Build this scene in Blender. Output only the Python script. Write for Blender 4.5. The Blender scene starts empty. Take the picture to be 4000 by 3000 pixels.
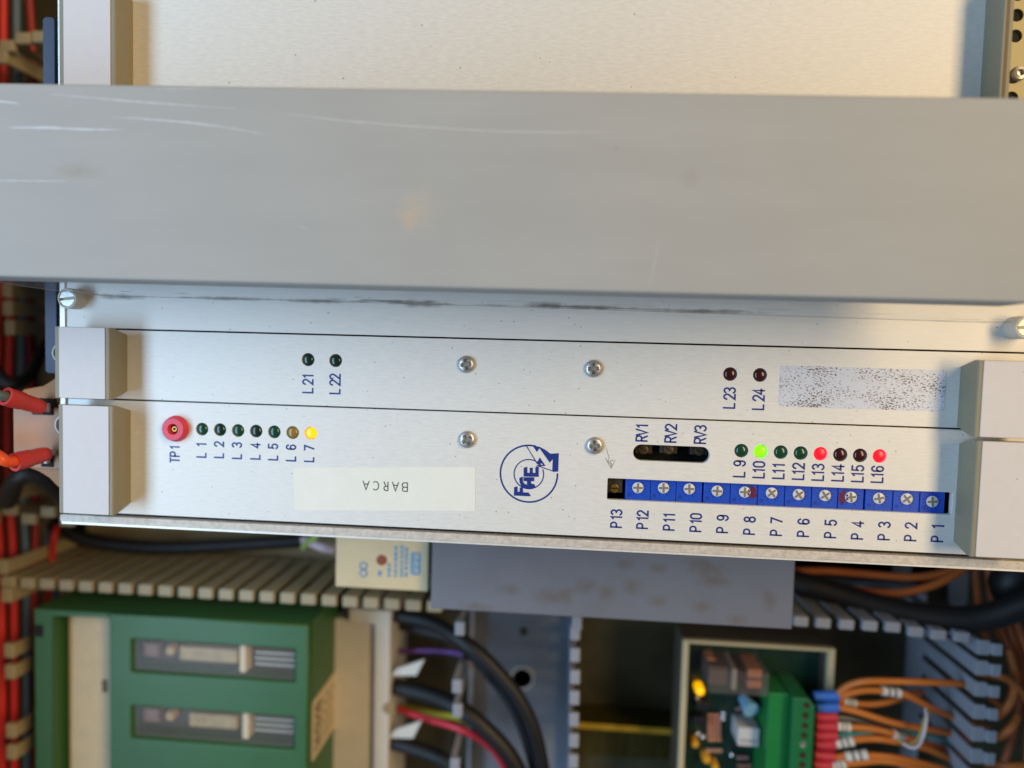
import bpy, bmesh, math, random
from mathutils import Matrix, Vector

# ------------------------------------------------------------------ camera, world, lights, exposure
scene = bpy.context.scene
MM = 0.001
cam_d = bpy.data.cameras.new('camera')
cam = bpy.data.objects.new('camera', cam_d)
scene.collection.objects.link(cam)
cam.matrix_world = Matrix(((0.996384, -0.031364, 0.078968, 0.021061),
                           (0.027351, 0.998304, 0.051395, 0.013707),
                           (-0.080446, -0.04905, 0.995551, 0.265514),
                           (0, 0, 0, 1)))
cam_d.sensor_width = 36.0
cam_d.lens = 24.003
cam_d.clip_start = 0.005
cam_d.clip_end = 50.0
cam_d.dof.use_dof = True
cam_d.dof.focus_distance = 0.262
cam_d.dof.aperture_fstop = 3.3
scene.camera = cam

world = bpy.data.worlds.new('World')
scene.world = world
world.use_nodes = True
bg = world.node_tree.nodes['Background']
bg.inputs[0].default_value = (0.86, 0.92, 1.0, 1)
bg.inputs[1].default_value = 0.10

def area_light(name, loc, target, sx, sy, color, watts):
    l = bpy.data.lights.new(name, 'AREA')
    l.shape = 'RECTANGLE'
    l.size, l.size_y = sx * MM, sy * MM
    l.color = color
    l.energy = watts
    o = bpy.data.objects.new(name, l)
    scene.collection.objects.link(o)
    o.location = Vector(loc) * MM
    z = (Vector(loc) - Vector(target)).normalized()
    y = Vector((0, 1, 0)); x = y.cross(z).normalized(); y = z.cross(x)
    m = Matrix((x, y, z)).transposed().to_4x4()
    m.translation = Vector(loc) * MM
    o.matrix_world = m
    return o
area_light('cool_lamp', (-590, -50, 555), (-20, -10, 0), 250, 1000, (0.48, 0.72, 1.0), 7.3)
area_light('warm_lamp', (860, 380, 900), (20, -10, 0), 330, 1150, (1.0, 0.71, 0.37), 15.8)

vs = scene.view_settings
vs.view_transform = 'Standard'
vs.look = 'None'
vs.exposure = 0.0
vs.gamma = 1.0
vs.use_curve_mapping = False
scene.render.engine = 'CYCLES'
scene.cycles.use_denoising = True
scene.cycles.max_bounces = 8

# ------------------------------------------------------------------ helpers
rnd = random.Random(7)
COL = scene.collection

def lin(r, g, b):
    f = lambda c: (c / 255 / 12.92) if c <= 10.3 else ((c / 255 + 0.055) / 1.055) ** 2.4
    return (f(r), f(g), f(b), 1)

MATS = {}
def mat(name, rgb, rough=0.5, metal=0.0, mottle=0.0, mscale=60, bump=0.0, bscale=900, stretch=(1, 1, 1), specks=0.0,
        speck_scale=140, speck_col=(60, 55, 50), speck_r=0.11, speck_amt=0.8, emit=None, strength=0, trans=0.0, coat=0.0, mcol=None, alpha=1.0, spec=0.5):
    if name in MATS: return MATS[name]
    m = bpy.data.materials.new(name); m.use_nodes = True
    nt = m.node_tree; N = nt.nodes; L = nt.links
    b = N['Principled BSDF']
    base = lin(*rgb)
    b.inputs['Base Color'].default_value = base
    b.inputs['Roughness'].default_value = rough
    b.inputs['Metallic'].default_value = metal
    b.inputs['Transmission Weight'].default_value = trans
    b.inputs['Coat Weight'].default_value = coat
    b.inputs['Alpha'].default_value = alpha
    b.inputs['Specular IOR Level'].default_value = spec
    if emit:
        b.inputs['Emission Color'].default_value = lin(*emit)
        b.inputs['Emission Strength'].default_value = strength
    tc = N.new('ShaderNodeTexCoord')
    mp = N.new('ShaderNodeMapping'); mp.inputs['Scale'].default_value = stretch
    L.new(tc.outputs['Object'], mp.inputs['Vector'])
    col = None
    if mottle:
        n = N.new('ShaderNodeTexNoise'); n.inputs['Scale'].default_value = mscale; n.inputs['Detail'].default_value = 6
        n.inputs['Roughness'].default_value = 0.65
        L.new(mp.outputs[0], n.inputs['Vector'])
        r = N.new('ShaderNodeValToRGB')
        r.color_ramp.elements[0].position = 0.32; r.color_ramp.elements[1].position = 0.7
        dark = lin(*mcol) if mcol else tuple(c * (1 - mottle) for c in base[:3]) + (1,)
        mix = [d * mottle + c * (1 - mottle) for d, c in zip(dark, base)] if mcol else dark
        r.color_ramp.elements[0].color = tuple(mix[:3]) + (1,)
        r.color_ramp.elements[1].color = tuple(min(1, c * (1 + mottle * 0.35)) for c in base[:3]) + (1,)
        L.new(n.outputs['Fac'], r.inputs[0]); col = r.outputs[0]
        rr = N.new('ShaderNodeMapRange'); rr.inputs[3].default_value = max(0.03, rough - 0.08); rr.inputs[4].default_value = min(1, rough + 0.1)
        L.new(n.outputs['Fac'], rr.inputs[0]); L.new(rr.outputs[0], b.inputs['Roughness'])
    if specks:
        v = N.new('ShaderNodeTexVoronoi'); v.inputs['Scale'].default_value = speck_scale
        L.new(tc.outputs['Object'], v.inputs['Vector'])
        sep = N.new('ShaderNodeSeparateColor'); L.new(v.outputs['Color'], sep.inputs[0])
        # random radius per cell, most cells empty
        mr = N.new('ShaderNodeMapRange'); mr.inputs[1].default_value = 1 - specks; mr.inputs[2].default_value = 1.0
        mr.inputs[3].default_value = 0.0; mr.inputs[4].default_value = speck_r
        L.new(sep.outputs[0], mr.inputs[0])
        ns = N.new('ShaderNodeTexNoise'); ns.inputs['Scale'].default_value = speck_scale * 7
        L.new(tc.outputs['Object'], ns.inputs['Vector'])
        ad = N.new('ShaderNodeMath'); ad.operation = 'MULTIPLY_ADD'; ad.inputs[1].default_value = 0.14; ad.inputs[2].default_value = -0.07
        L.new(ns.outputs['Fac'], ad.inputs[0])
        dd = N.new('ShaderNodeMath'); dd.operation = 'ADD'; L.new(v.outputs['Distance'], dd.inputs[0]); L.new(ad.outputs[0], dd.inputs[1])
        lt = N.new('ShaderNodeMath'); lt.operation = 'LESS_THAN'; L.new(dd.outputs[0], lt.inputs[0]); L.new(mr.outputs[0], lt.inputs[1])
        mu = N.new('ShaderNodeMath'); mu.operation = 'MULTIPLY'; mu.inputs[1].default_value = speck_amt; L.new(lt.outputs[0], mu.inputs[0])
        mx = N.new('ShaderNodeMix'); mx.data_type = 'RGBA'
        L.new(mu.outputs[0], mx.inputs['Factor'])
        if col: L.new(col, mx.inputs[6])
        else: mx.inputs[6].default_value = base
        mx.inputs[7].default_value = lin(*speck_col)
        col = mx.outputs[2]
    if col: L.new(col, b.inputs['Base Color'])
    if bump:
        n2 = N.new('ShaderNodeTexNoise'); n2.inputs['Scale'].default_value = bscale; n2.inputs['Detail'].default_value = 4
        L.new(mp.outputs[0], n2.inputs['Vector'])
        bp = N.new('ShaderNodeBump'); bp.inputs['Strength'].default_value = bump; bp.inputs['Distance'].default_value = 0.0004
        L.new(n2.outputs['Fac'], bp.inputs['Height']); L.new(bp.outputs[0], b.inputs['Normal'])
    MATS[name] = m
    return m

class MB:
    """collects shapes in millimetres; build() links them as one mesh object"""
    def __init__(s): s.bm = bmesh.new()
    def _add(s, vs_, fs):
        v = [s.bm.verts.new(p) for p in vs_]
        for f in fs:
            try: s.bm.faces.new([v[i] for i in f])
            except ValueError: pass
        return v
    def box(s, x0, x1, y0, y1, z0, z1, bev=0.0, seg=2):
        v = s._add([(x, y, z) for z in (z0, z1) for y in (y0, y1) for x in (x0, x1)],
                   [(0, 2, 3, 1), (4, 5, 7, 6), (0, 1, 5, 4), (2, 6, 7, 3), (0, 4, 6, 2), (1, 3, 7, 5)])
        if bev:
            ed = {e for a in v for e in a.link_edges}
            bmesh.ops.bevel(s.bm, geom=list(ed), offset=bev, segments=seg, affect='EDGES', profile=0.5)
        return s
    def prism(s, poly, z0, z1, bev=0.0):
        n = len(poly)
        area = sum(poly[i][0] * poly[(i + 1) % n][1] - poly[(i + 1) % n][0] * poly[i][1] for i in range(n))
        if area < 0: poly = poly[::-1]
        v = s._add([(x, y, z0) for x, y in poly] + [(x, y, z1) for x, y in poly],
                   [tuple(range(n))[::-1], tuple(range(n, 2 * n))] + [(i, (i + 1) % n, n + (i + 1) % n, n + i) for i in range(n)])
        if bev:
            top = [e for a in v[n:] for e in a.link_edges if e.other_vert(a) in v[n:]]
            bmesh.ops.bevel(s.bm, geom=list(set(top)), offset=bev, segments=2, affect='EDGES', profile=0.5)
        return s
    def extrude(s, prof, axis, a0, a1):
        """profile of (u, z) pairs swept along x or y"""
        n = len(prof)
        P = (lambda u, z, a: (a, u, z)) if axis == 'x' else (lambda u, z, a: (u, a, z))
        s._add([P(u, z, a0) for u, z in prof] + [P(u, z, a1) for u, z in prof],
               [tuple(range(n)), tuple(range(n, 2 * n))[::-1]] + [(i, n + i, n + (i + 1) % n, (i + 1) % n) for i in range(n)])
        return s
    def lathe(s, prof, c, n=32, axis='z'):
        """(r, z) profile turned about a vertical axis through c"""
        vs_, fs = [], []
        for r, z in prof:
            for k in range(n):
                a = 2 * math.pi * k / n
                vs_.append((c[0] + r * math.cos(a), c[1] + r * math.sin(a), c[2] + z))
        for i in range(len(prof) - 1):
            for k in range(n):
                fs.append((i * n + k, i * n + (k + 1) % n, (i + 1) * n + (k + 1) % n, (i + 1) * n + k))
        if prof[0][0] > 1e-6: fs.append(tuple(range(n))[::-1])
        if prof[-1][0] > 1e-6: fs.append(tuple((len(prof) - 1) * n + k for k in range(n)))
        s._add(vs_, fs); bmesh.ops.remove_doubles(s.bm, verts=s.bm.verts, dist=1e-5)
        return s
    def tube(s, pts, r, n=10, r1=None, smooth=4):
        P = [Vector(p) for p in pts]
        if len(P) > 2 and smooth:
            Q = []
            ext = [P[0] * 2 - P[1]] + P + [P[-1] * 2 - P[-2]]
            for i in range(1, len(ext) - 2):
                p0, p1, p2, p3 = ext[i - 1:i + 3]
                for k in range(smooth):
                    t = k / smooth
                    Q.append(0.5 * (2 * p1 + (p2 - p0) * t + (2 * p0 - 5 * p1 + 4 * p2 - p3) * t * t + (3 * p1 - p0 - 3 * p2 + p3) * t ** 3))
            P = Q + [P[-1]]
        vs_, fs = [], []
        ref = None
        for i, p in enumerate(P):
            t = (P[min(i + 1, len(P) - 1)] - P[max(i - 1, 0)]).normalized()
            if ref is None: ref = t.orthogonal().normalized()
            ref = (ref - t * ref.dot(t)).normalized()
            bt = t.cross(ref)
            rr = r if r1 is None else r + (r1 - r) * i / (len(P) - 1)
            for k in range(n):
                a = 2 * math.pi * k / n
                vs_.append(p + (ref * math.cos(a) + bt * math.sin(a)) * rr)
        for i in range(len(P) - 1):
            for k in range(n):
                fs.append((i * n + k, i * n + (k + 1) % n, (i + 1) * n + (k + 1) % n, (i + 1) * n + k))
        fs.append(tuple(range(n))[::-1]); fs.append(tuple((len(P) - 1) * n + k for k in range(n)))
        s._add(vs_, fs)
        return s
    def ribbon(s, pts, w, z, n_cap=6):
        """flat inked stroke with round ends"""
        pts = [Vector((x, y)) for x, y in pts]
        pts = [q for i, q in enumerate(pts) if i == 0 or (q - pts[i - 1]).length > 1e-4]
        h = w / 2; Lf, Rt = [], []
        for i, q in enumerate(pts):
            a = (q - pts[i - 1]).normalized() if i else None
            b = (pts[i + 1] - q).normalized() if i < len(pts) - 1 else None
            if a is None: a = b
            if b is None: b = a
            t = (a + b)
            t = t.normalized() if t.length > 1e-3 else b
            nrm = Vector((-t.y, t.x)); c = max(0.45, nrm.dot(Vector((-b.y, b.x))))
            Lf.append(q + nrm * h / c); Rt.append(q - nrm * h / c)
        t0 = (pts[1] - pts[0]).normalized(); t1 = (pts[-1] - pts[-2]).normalized()
        def cap(q, t):
            a0 = math.atan2(t.y, t.x)
            return [q + Vector((math.cos(a0 + math.pi / 2 - math.pi * k / n_cap), math.sin(a0 + math.pi / 2 - math.pi * k / n_cap))) * h for k in range(1, n_cap)]
        v = s._add([(q.x, q.y, z) for q in Rt + Lf], [(i, i + 1, len(pts) + i + 1, len(pts) + i) for i in range(len(pts) - 1)])
        e = cap(pts[-1], t1); s._add([(q.x, q.y, z) for q in [Rt[-1]] + e[::-1] + [Lf[-1]]], [tuple(range(len(e) + 2))])
        e = cap(pts[0], -t0); s._add([(q.x, q.y, z) for q in [Lf[0]] + e[::-1] + [Rt[0]]], [tuple(range(len(e) + 2))])
        return s
    def mesh(s, name, base=(0, 0, 0), smooth=False):
        bm = s.bm
        bmesh.ops.recalc_face_normals(bm, faces=bm.faces)
        big = [f for f in bm.faces if len(f.verts) > 4]
        if big: bmesh.ops.triangulate(bm, faces=big)
        for v in bm.verts: v.co = (v.co - Vector(base)) * MM
        me = bpy.data.meshes.new(name); bm.to_mesh(me); bm.free()
        if smooth:
            for p in me.polygons: p.use_smooth = True
            me.set_sharp_from_angle(angle=math.radians(40))
        return me
    def build(s, name, m, parent=None, smooth=False, **tags):
        base = WORLD.get(parent.name, (0, 0, 0)) if parent else (0, 0, 0)
        me = s.mesh(name, base, smooth); me.materials.append(m)
        o = bpy.data.objects.new(name, me); COL.objects.link(o)
        if parent: o.parent = parent; WORLD[o.name] = base
        for k, v in tags.items(): o[k] = v
        return o

WORLD = {}     # millimetre origin of every thing
def thing(name, label, cat, base, group=None):
    o = bpy.data.objects.new(name, None); COL.objects.link(o)
    o.empty_display_size = 0.01
    o.location = Vector(base) * MM; WORLD[o.name] = tuple(base)
    o['label'] = label; o['category'] = cat
    if group: o['group'] = group
    return o
def tag(o, label, cat, group=None):
    o['label'] = label; o['category'] = cat
    if group: o['group'] = group
    return o
def piece(name, me, m, parent, loc, rotz=0):
    """one more object on shared mesh data, placed in millimetres"""
    o = bpy.data.objects.new(name, me); COL.objects.link(o)
    if not me.materials: me.materials.append(m)
    b = WORLD.get(parent.name, (0, 0, 0)); o.parent = parent
    o.location = (Vector(loc) - Vector(b)) * MM; o.rotation_euler[2] = rotz
    WORLD[o.name] = tuple(loc)
    return o
def circle(c, r, n=28, a0=0.0): return [(c[0] + r * math.cos(a0 + 2 * math.pi * k / n), c[1] + r * math.sin(a0 + 2 * math.pi * k / n)) for k in range(n)]
def rrect(x0, x1, y0, y1, r, n=5):
    out = []
    for cx, cy, a in ((x1 - r, y1 - r, 0), (x0 + r, y1 - r, 90), (x0 + r, y0 + r, 180), (x1 - r, y0 + r, 270)):
        out += [(cx + r * math.cos(math.radians(a + 90 * k / n)), cy + r * math.sin(math.radians(a + 90 * k / n))) for k in range(n + 1)]
    return out
def sheet(name, outer, holes, z0, z1, m, parent, bevel=0.07):
    """flat plate with real holes"""
    base = Vector(WORLD.get(parent.name, (0, 0, 0))) if parent else Vector((0, 0, 0))
    cu = bpy.data.curves.new(name + '_outline', 'CURVE'); cu.dimensions = '2D'; cu.fill_mode = 'BOTH'
    for poly in [outer] + holes:
        sp = cu.splines.new('POLY'); sp.points.add(len(poly) - 1); sp.use_cyclic_u = True
        for q, (x, y) in zip(sp.points, poly): q.co = ((x - base.x) * MM, (y - base.y) * MM, 0, 1)
    cu.extrude = (z1 - z0) / 2 * MM - bevel * MM; cu.bevel_depth = bevel * MM; cu.bevel_resolution = 1; cu.offset = -bevel * MM
    tmp = bpy.data.objects.new(name + '_tmp', cu); COL.objects.link(tmp)
    bpy.context.view_layer.update()
    me = bpy.data.meshes.new_from_object(tmp.evaluated_get(bpy.context.evaluated_depsgraph_get()))
    bpy.data.objects.remove(tmp); bpy.data.curves.remove(cu)
    me.transform(Matrix.Translation((0, 0, ((z0 + z1) / 2 - base.z) * MM)))
    me.name = name; me.materials.clear(); me.materials.append(m)
    o = bpy.data.objects.new(name, me); COL.objects.link(o)
    if parent: o.parent = parent; WORLD[o.name] = tuple(base)
    return o

# ------------------------------------------------------------------ materials
M_panel = mat('anodised_aluminium', (224, 224, 220), 0.56, 0.18, mottle=0.09, mscale=900, stretch=(0.25, 1.6, 1), bump=0.05, bscale=3500, specks=0.45, speck_scale=420, speck_amt=0.55, speck_r=0.13)
M_blank = mat('brushed_aluminium', (222, 220, 213), 0.56, 0.12, mottle=0.11, mscale=800, stretch=(0.35, 1.5, 1), bump=0.10, bscale=2600, specks=0.25, speck_scale=260, speck_amt=0.45)
M_handle = mat('beige_plastic', (136, 130, 110), 0.55, mottle=0.06, mscale=300, bump=0.05)
M_insert = mat('white_insert', (208, 206, 208), 0.7, mottle=0.03, mscale=250, specks=0.06, speck_scale=220, speck_col=(130, 120, 105))
M_ink = mat('blue_ink', (22, 48, 128), 0.45)
M_rail = mat('raw_edge', (205, 198, 188), 0.6, 0.2, mottle=0.3, mscale=420, bump=0.6, bscale=900, mcol=(120, 110, 100))
M_lip = mat('bright_edge', (240, 236, 226), 0.4, 0.3, mottle=0.1, mscale=300)
M_bar = None
M_dark = mat('dark_inside', (14, 13, 13), 0.8)
M_cream = mat('cream_plastic', (206, 190, 156), 0.5, mottle=0.08, mscale=120)
M_duct = mat('cream_duct_plastic', (168, 154, 122), 0.5, mottle=0.1, mscale=150)
M_gduct = mat('grey_duct_plastic', (144, 148, 158), 0.5, mottle=0.08, mscale=150)
M_gslat = M_gduct
M_steel = mat('zinc_steel', (196, 194, 190), 0.36, 0.72, mottle=0.25, mscale=900, bump=0.12, bscale=1800)
M_brass = mat('brass', (176, 142, 70), 0.35, 1.0, mottle=0.2, mscale=900)

def add_stains(m, stains):
    nt = m.node_tree; N = nt.nodes; L = nt.links; b = N['Principled BSDF']
    src = b.inputs['Base Color'].links[0].from_socket
    tc = [n for n in N if n.type == 'TEX_COORD'][0]
    for (cx, cy, sx, sy, rgb, amt) in stains:
        mp = N.new('ShaderNodeMapping'); mp.vector_type = 'POINT'
        mp.inputs['Location'].default_value = (-cx * MM / (sx * MM), -cy * MM / (sy * MM), 0)
        mp.inputs['Scale'].default_value = (1 / (sx * MM), 1 / (sy * MM), 0)
        L.new(tc.outputs['Object'], mp.inputs['Vector'])
        nz = N.new('ShaderNodeTexNoise'); nz.inputs['Scale'].default_value = 260; L.new(tc.outputs['Object'], nz.inputs['Vector'])
        ln = N.new('ShaderNodeVectorMath'); ln.operation = 'LENGTH'; L.new(mp.outputs[0], ln.inputs[0])
        ad = N.new('ShaderNodeMath'); ad.operation = 'MULTIPLY_ADD'; ad.inputs[1].default_value = 0.9; L.new(nz.outputs['Fac'], ad.inputs[0]); L.new(ln.outputs['Value'], ad.inputs[2])
        mr = N.new('ShaderNodeMapRange'); mr.inputs[1].default_value = 0.5; mr.inputs[2].default_value = 1.4; mr.inputs[3].default_value = amt; mr.inputs[4].default_value = 0
        L.new(ad.outputs[0], mr.inputs[0])
        mx = N.new('ShaderNodeMix'); mx.data_type = 'RGBA'; L.new(mr.outputs[0], mx.inputs['Factor']); L.new(src, mx.inputs[6]); mx.inputs[7].default_value = lin(*rgb)
        src = mx.outputs[2]
    L.new(src, b.inputs['Base Color'])
    return m
def bar_material():
    m = mat('grey_paint', (165, 166, 164), 0.62, 0.0, mottle=0.06, mscale=28, stretch=(0.5, 2.2, 1), bump=0.05, bscale=1500, specks=0.05, speck_scale=75, speck_col=(120, 116, 108), spec=0.25)
    return add_stains(m, STAINS)

# ------------------------------------------------------------------ the setting: cabinet back plate
bp = MB(); bp.box(-520, 520, -420, 320, -156, -150)
bp = bp.build('back_plate', mat('yellow_passivated_steel', (84, 80, 58), 0.45, 0.4, mottle=0.5, mscale=18, bump=0.1, bscale=300))
bp['kind'] = 'structure'
for wx0, wx1, wz in ((-356, -352, 140), (312, 316, 92)):  # unseen side walls, heights set to shade the deep parts
    cw = MB(); cw.box(wx0, wx1, -420, 320, -149.9, wz)
    cw = cw.build('cabinet_wall', mat('cabinet_paint', (128, 126, 118), 0.5, mottle=0.1, mscale=40)); cw['kind'] = 'structure'

# ------------------------------------------------------------------ lettering
def arc(cx, cy, rx, ry, a0, a1, n=12):
    return [(cx + rx * math.cos(math.radians(a0 + (a1 - a0) * k / n)), cy + ry * math.sin(math.radians(a0 + (a1 - a0) * k / n))) for k in range(n + 1)]
GL = {
 'L': (0.42, [[(0, 1), (0, 0), (1, 0)]]),
 'P': (0.46, [[(0, 0), (0, 1), (.55, 1)] + arc(.55, .735, .45, .265, 90, -90) + [(.55, .47), (0, .47)]]),
 'T': (0.44, [[(0, 1), (1, 1)], [(.5, .97), (.5, 0)]]),
 'R': (0.46, [[(0, 0), (0, 1), (.55, 1)] + arc(.55, .75, .45, .25, 90, -90) + [(.55, .5), (.03, .5)], [(.5, .5), (1, 0)]]),
 'V': (0.54, [[(0, 1), (.5, 0), (1, 1)]]),
 'B': (0.62, [[(0, .5), (0, 1), (.6, 1)] + arc(.6, .76, .36, .24, 90, -90) + [(.6, .52), (.05, .52)], [(0, .5), (0, 0), (.6, 0)] + arc(.6, .26, .4, .26, -90, 90)]),
 'A': (0.72, [[(0, 0), (.5, 1), (1, 0)], [(.2, .34), (.8, .34)]]),
 'C': (0.7, [arc(.52, .5, .52, .5, 50, 310, 20)]),
 '1': (0.2, [[(-.3, .8), (.5, .97), (.5, 0)]]),
 '2': (0.46, [arc(.5, .73, .5, .27, 175, -35) + [(.02, 0), (1, 0)]]),
 '3': (0.46, [arc(.47, .76, .47, .24, 155, -90), arc(.47, .26, .53, .26, 90, -155)]),
 '4': (0.46, [[(.72, 0), (.72, 1), (0, .27), (1, .27)]]),
 '5': (0.46, [[(.93, 1), (.12, 1), (.06, .5)] + arc(.48, .31, .52, .31, 140, -150)]),
 '6': (0.46, [[(.97, .8)] + arc(.5, .74, .47, .26, 25, 180) + [(.03, .3)] + arc(.5, .29, .47, .29, 180, 540, 20)]),
 '7': (0.46, [[(0, 1), (1, 1), (.3, 0)]]),
 '8': (0.46, [arc(.5, .76, .44, .24, -90, 270, 18), arc(.5, .26, .5, .26, 90, 450, 18)]),
 '9': (0.46, [[(.03, .2)] + arc(.5, .26, .47, .26, 205, 360) + [(.97, .7)] + arc(.5, .71, .47, .29, 0, 360, 20)]),
 '0': (0.46, [arc(.5, .72, .5, .28, 0, 180) + arc(.5, .28, .5, .28, 180, 360) + [(1, .72)]]),
}
def lettering(parent, chars, origin, cap, ang, w, z, m, name='lettering'):
    """chars: (glyph, start along the line in mm)"""
    mb = MB(); ca, sa = math.cos(ang), math.sin(ang); k = 0
    for ch, x0 in chars:
        gw, strokes = GL[ch]
        for st in strokes:
            pts = []
            for u, v in st:
                X, Y = x0 + u * gw * cap, v * cap
                pts.append((origin[0] + X * ca - Y * sa, origin[1] + X * sa + Y * ca))
            mb.ribbon(pts, w, z + 0.02 * (k % 3)); k += 1
    return mb.build(name, m, parent)

# ------------------------------------------------------------------ card rack frame
rack = thing('card_rack', 'silver metal card rack frame carrying the module panels', 'rack', (0, 0, -150))
r = MB(); r.box(-187.2, 260, -63.2, -60.2, -150, 0.3, 0.1); r.build('side_rail', M_rail, rack)
r = MB(); r.box(-187.25, 260, -64.4, -63.25, -150, -0.5, 0.15); r.build('rail_lip', M_lip, rack)
r = MB(); r.box(-183.9, 259, -60.17, -58.75, -10, -3.0); r.build('gap_shade_strip', mat('gap_shade_black', (16, 18, 18), 0.7), rack)  # black strip added to stand for the shade in the panel gap
r = MB(); r.box(-187.3, -185.1, -59.7, 155, -60, -0.4, 0.1); r.build('end_rail', M_lip, rack)
r = MB(); r.box(-185, 260, -59.6, 155, -60, -14); r.build('inner_tray', M_dark, rack)
r = MB(); r.box(-187.2, 260, 155.1, 157, -150, -0.5); r.build('side_rail', M_rail, rack)
holes = [circle((179.0, 131.6 + 7.32 * k), 2.25) for k in (-6, -5, -4, -3, -2, 0, 1, 2, 3)]
sheet('perforated_rail', [(174.5, 60), (190, 60), (190, 154), (174.5, 154)], holes, -3, -1, mat('olive_rail', (150, 146, 118), 0.5, 0.4, mottle=0.15, mscale=200), rack)
sb = MB(); sb.lathe([(2.6, 0), (2.6, 0.6), (2.2, 1.3), (1.2, 1.6), (1.0, 0.6), (0, 0.5)], (180.66, 118.1) + (-1.0,)); sb.build('screw', M_steel, rack, True)

# ------------------------------------------------------------------ shared module pieces
def handle(parent, x_in, x_out, y0, y1, z=11.0, ins=True):
    """profile swept along y; x_in is the inner face, x_out the outer lip"""
    d = 1 if x_out > x_in else -1
    prof = [(x_in, 0.02), (x_in, z - 0.35), (x_in + d * .35, z), (x_out - d * .3, z), (x_out, z - .4), (x_out, z - 3), (x_out - d * 2.6, z - 3), (x_out - d * 2.6, 0.02)]
    mb = MB(); n = len(prof)
    # ends taper in towards the base
    def yy(end, u, zz): 
        t = max(0.0, (z - 2.2 - zz) / (z - 2.2)) * 2.6
        return y0 + t if end == 0 else y1 - t
    v = mb._add([(u, yy(0, u, zz), zz) for u, zz in prof] + [(u, yy(1, u, zz), zz) for u, zz in prof],
            [tuple(range(n)), tuple(range(n, 2 * n))[::-1]] + [(i, n + i, n + (i + 1) % n, (i + 1) % n) for i in range(n)])
    # split the sides so that the taper only begins below the lip
    bmesh.ops.bisect_plane(mb.bm, geom=mb.bm.verts[:] + mb.bm.edges[:] + mb.bm.faces[:], plane_co=(0, 0, z - 2.2), plane_no=(0, 0, 1))
    for q in mb.bm.verts:
        if abs(q.co.z - (z - 2.2)) < 1e-3: q.co.y = y0 if abs(q.co.y - y0) < abs(q.co.y - y1) else y1
    h = mb.build('handle', M_handle, parent)
    if ins:
        a, b = sorted((x_in + d * 1.75, x_out - d * 2.15))
        i = MB(); i.prism(rrect(a, b, y0 + 0.15, y1 - 0.15, 0.3), z + 0.01, z + 0.3, 0.08); i.build('insert', M_insert, h)
    return h

def led_mesh(name, lit):
    mb = MB()
    if lit: prof = [(2.35, -6), (2.35, -1.3), (2.1, -0.75), (1.75, -0.55), (0, -0.5)]
    else: prof = [(2.42, -6), (2.42, -0.75), (2.3, -0.25), (1.95, 0.2), (1.4, 0.5), (0.7, 0.65), (0, 0.7)]
    mb.lathe(prof, (0, 0, 0), 28); return mb.mesh(name, smooth=True)
LEDM = {
 'green': (mat('green_led_plastic', (16, 66, 44), 0.22, coat=0.4, spec=0.4), led_mesh('led_dome', 0)),
 'dkgreen': (mat('dark_green_led_plastic', (14, 46, 34), 0.24, coat=0.4, spec=0.4), led_mesh('led_dome', 0)),
 'red': (mat('dark_red_led_plastic', (58, 14, 18), 0.22, coat=0.4, spec=0.4), led_mesh('led_dome', 0)),
 'amber': (mat('amber_led_plastic', (142, 112, 40), 0.25, coat=0.4), led_mesh('led_dome', 0)),
 'lit_green': (mat('lit_green_led', (110, 220, 20), 0.3, emit=(120, 255, 0), strength=1.25), led_mesh('led_lit', 1)),
 'lit_red': (mat('lit_red_led', (220, 20, 30), 0.3, emit=(255, 12, 38), strength=1.4), led_mesh('led_lit', 1)),
 'lit_amber': (mat('lit_amber_led', (240, 160, 20), 0.3, emit=(255, 170, 0), strength=1.25), led_mesh('led_lit', 1)),
}
def led(parent, xy, kind, label=None):
    o = piece('led', LEDM[kind][1], LEDM[kind][0], parent, (xy[0], xy[1], 0))
    if label: o['label'] = label
    return o

def screw_mesh():
    mb = MB(); nr, na = 30, 96; R = 3.45
    vs_, fs = [(0, 0, 0)], []
    def hgt(rr, a):
        z = 1.7 * math.sqrt(max(0, 1 - (rr / R) ** 3.2)) + 0.05
        best = 0
        for k in range(4):
            t = a - k * math.pi / 2
            u, v_ = rr * math.cos(t), rr * math.sin(t)
            if u > -0.2:
                inside = min(1.0, max(0.0, (0.66 - abs(v_)) / 0.09)) * min(1.0, max(0.0, (2.15 - u) / 0.12))
                best = max(best, inside)
        c = min(1.0, max(0.0, (0.95 - rr) / 0.2))
        return z - 1.35 * max(best, c)
    for i in range(1, nr + 1):
        rr = R * (i / nr) ** 0.9
        for k in range(na):
            a = 2 * math.pi * k / na
            vs_.append((rr * math.cos(a), rr * math.sin(a), hgt(rr, a) if i < nr else 0.1))
    vs_[0] = (0, 0, hgt(0, 0))
    for k in range(na): fs.append((0, 1 + k, 1 + (k + 1) % na))
    for i in range(nr - 1):
        for k in range(na):
            a = 1 + i * na + k; b = 1 + i * na + (k + 1) % na
            fs.append((a, a + na, b + na, b))
    mb._add(vs_, fs)
    mb.lathe([(R, -0.1), (R, 0.12)], (0, 0, 0), na)
    return mb.mesh('pan_head_screw', smooth=True)
SCREW = screw_mesh()
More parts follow.
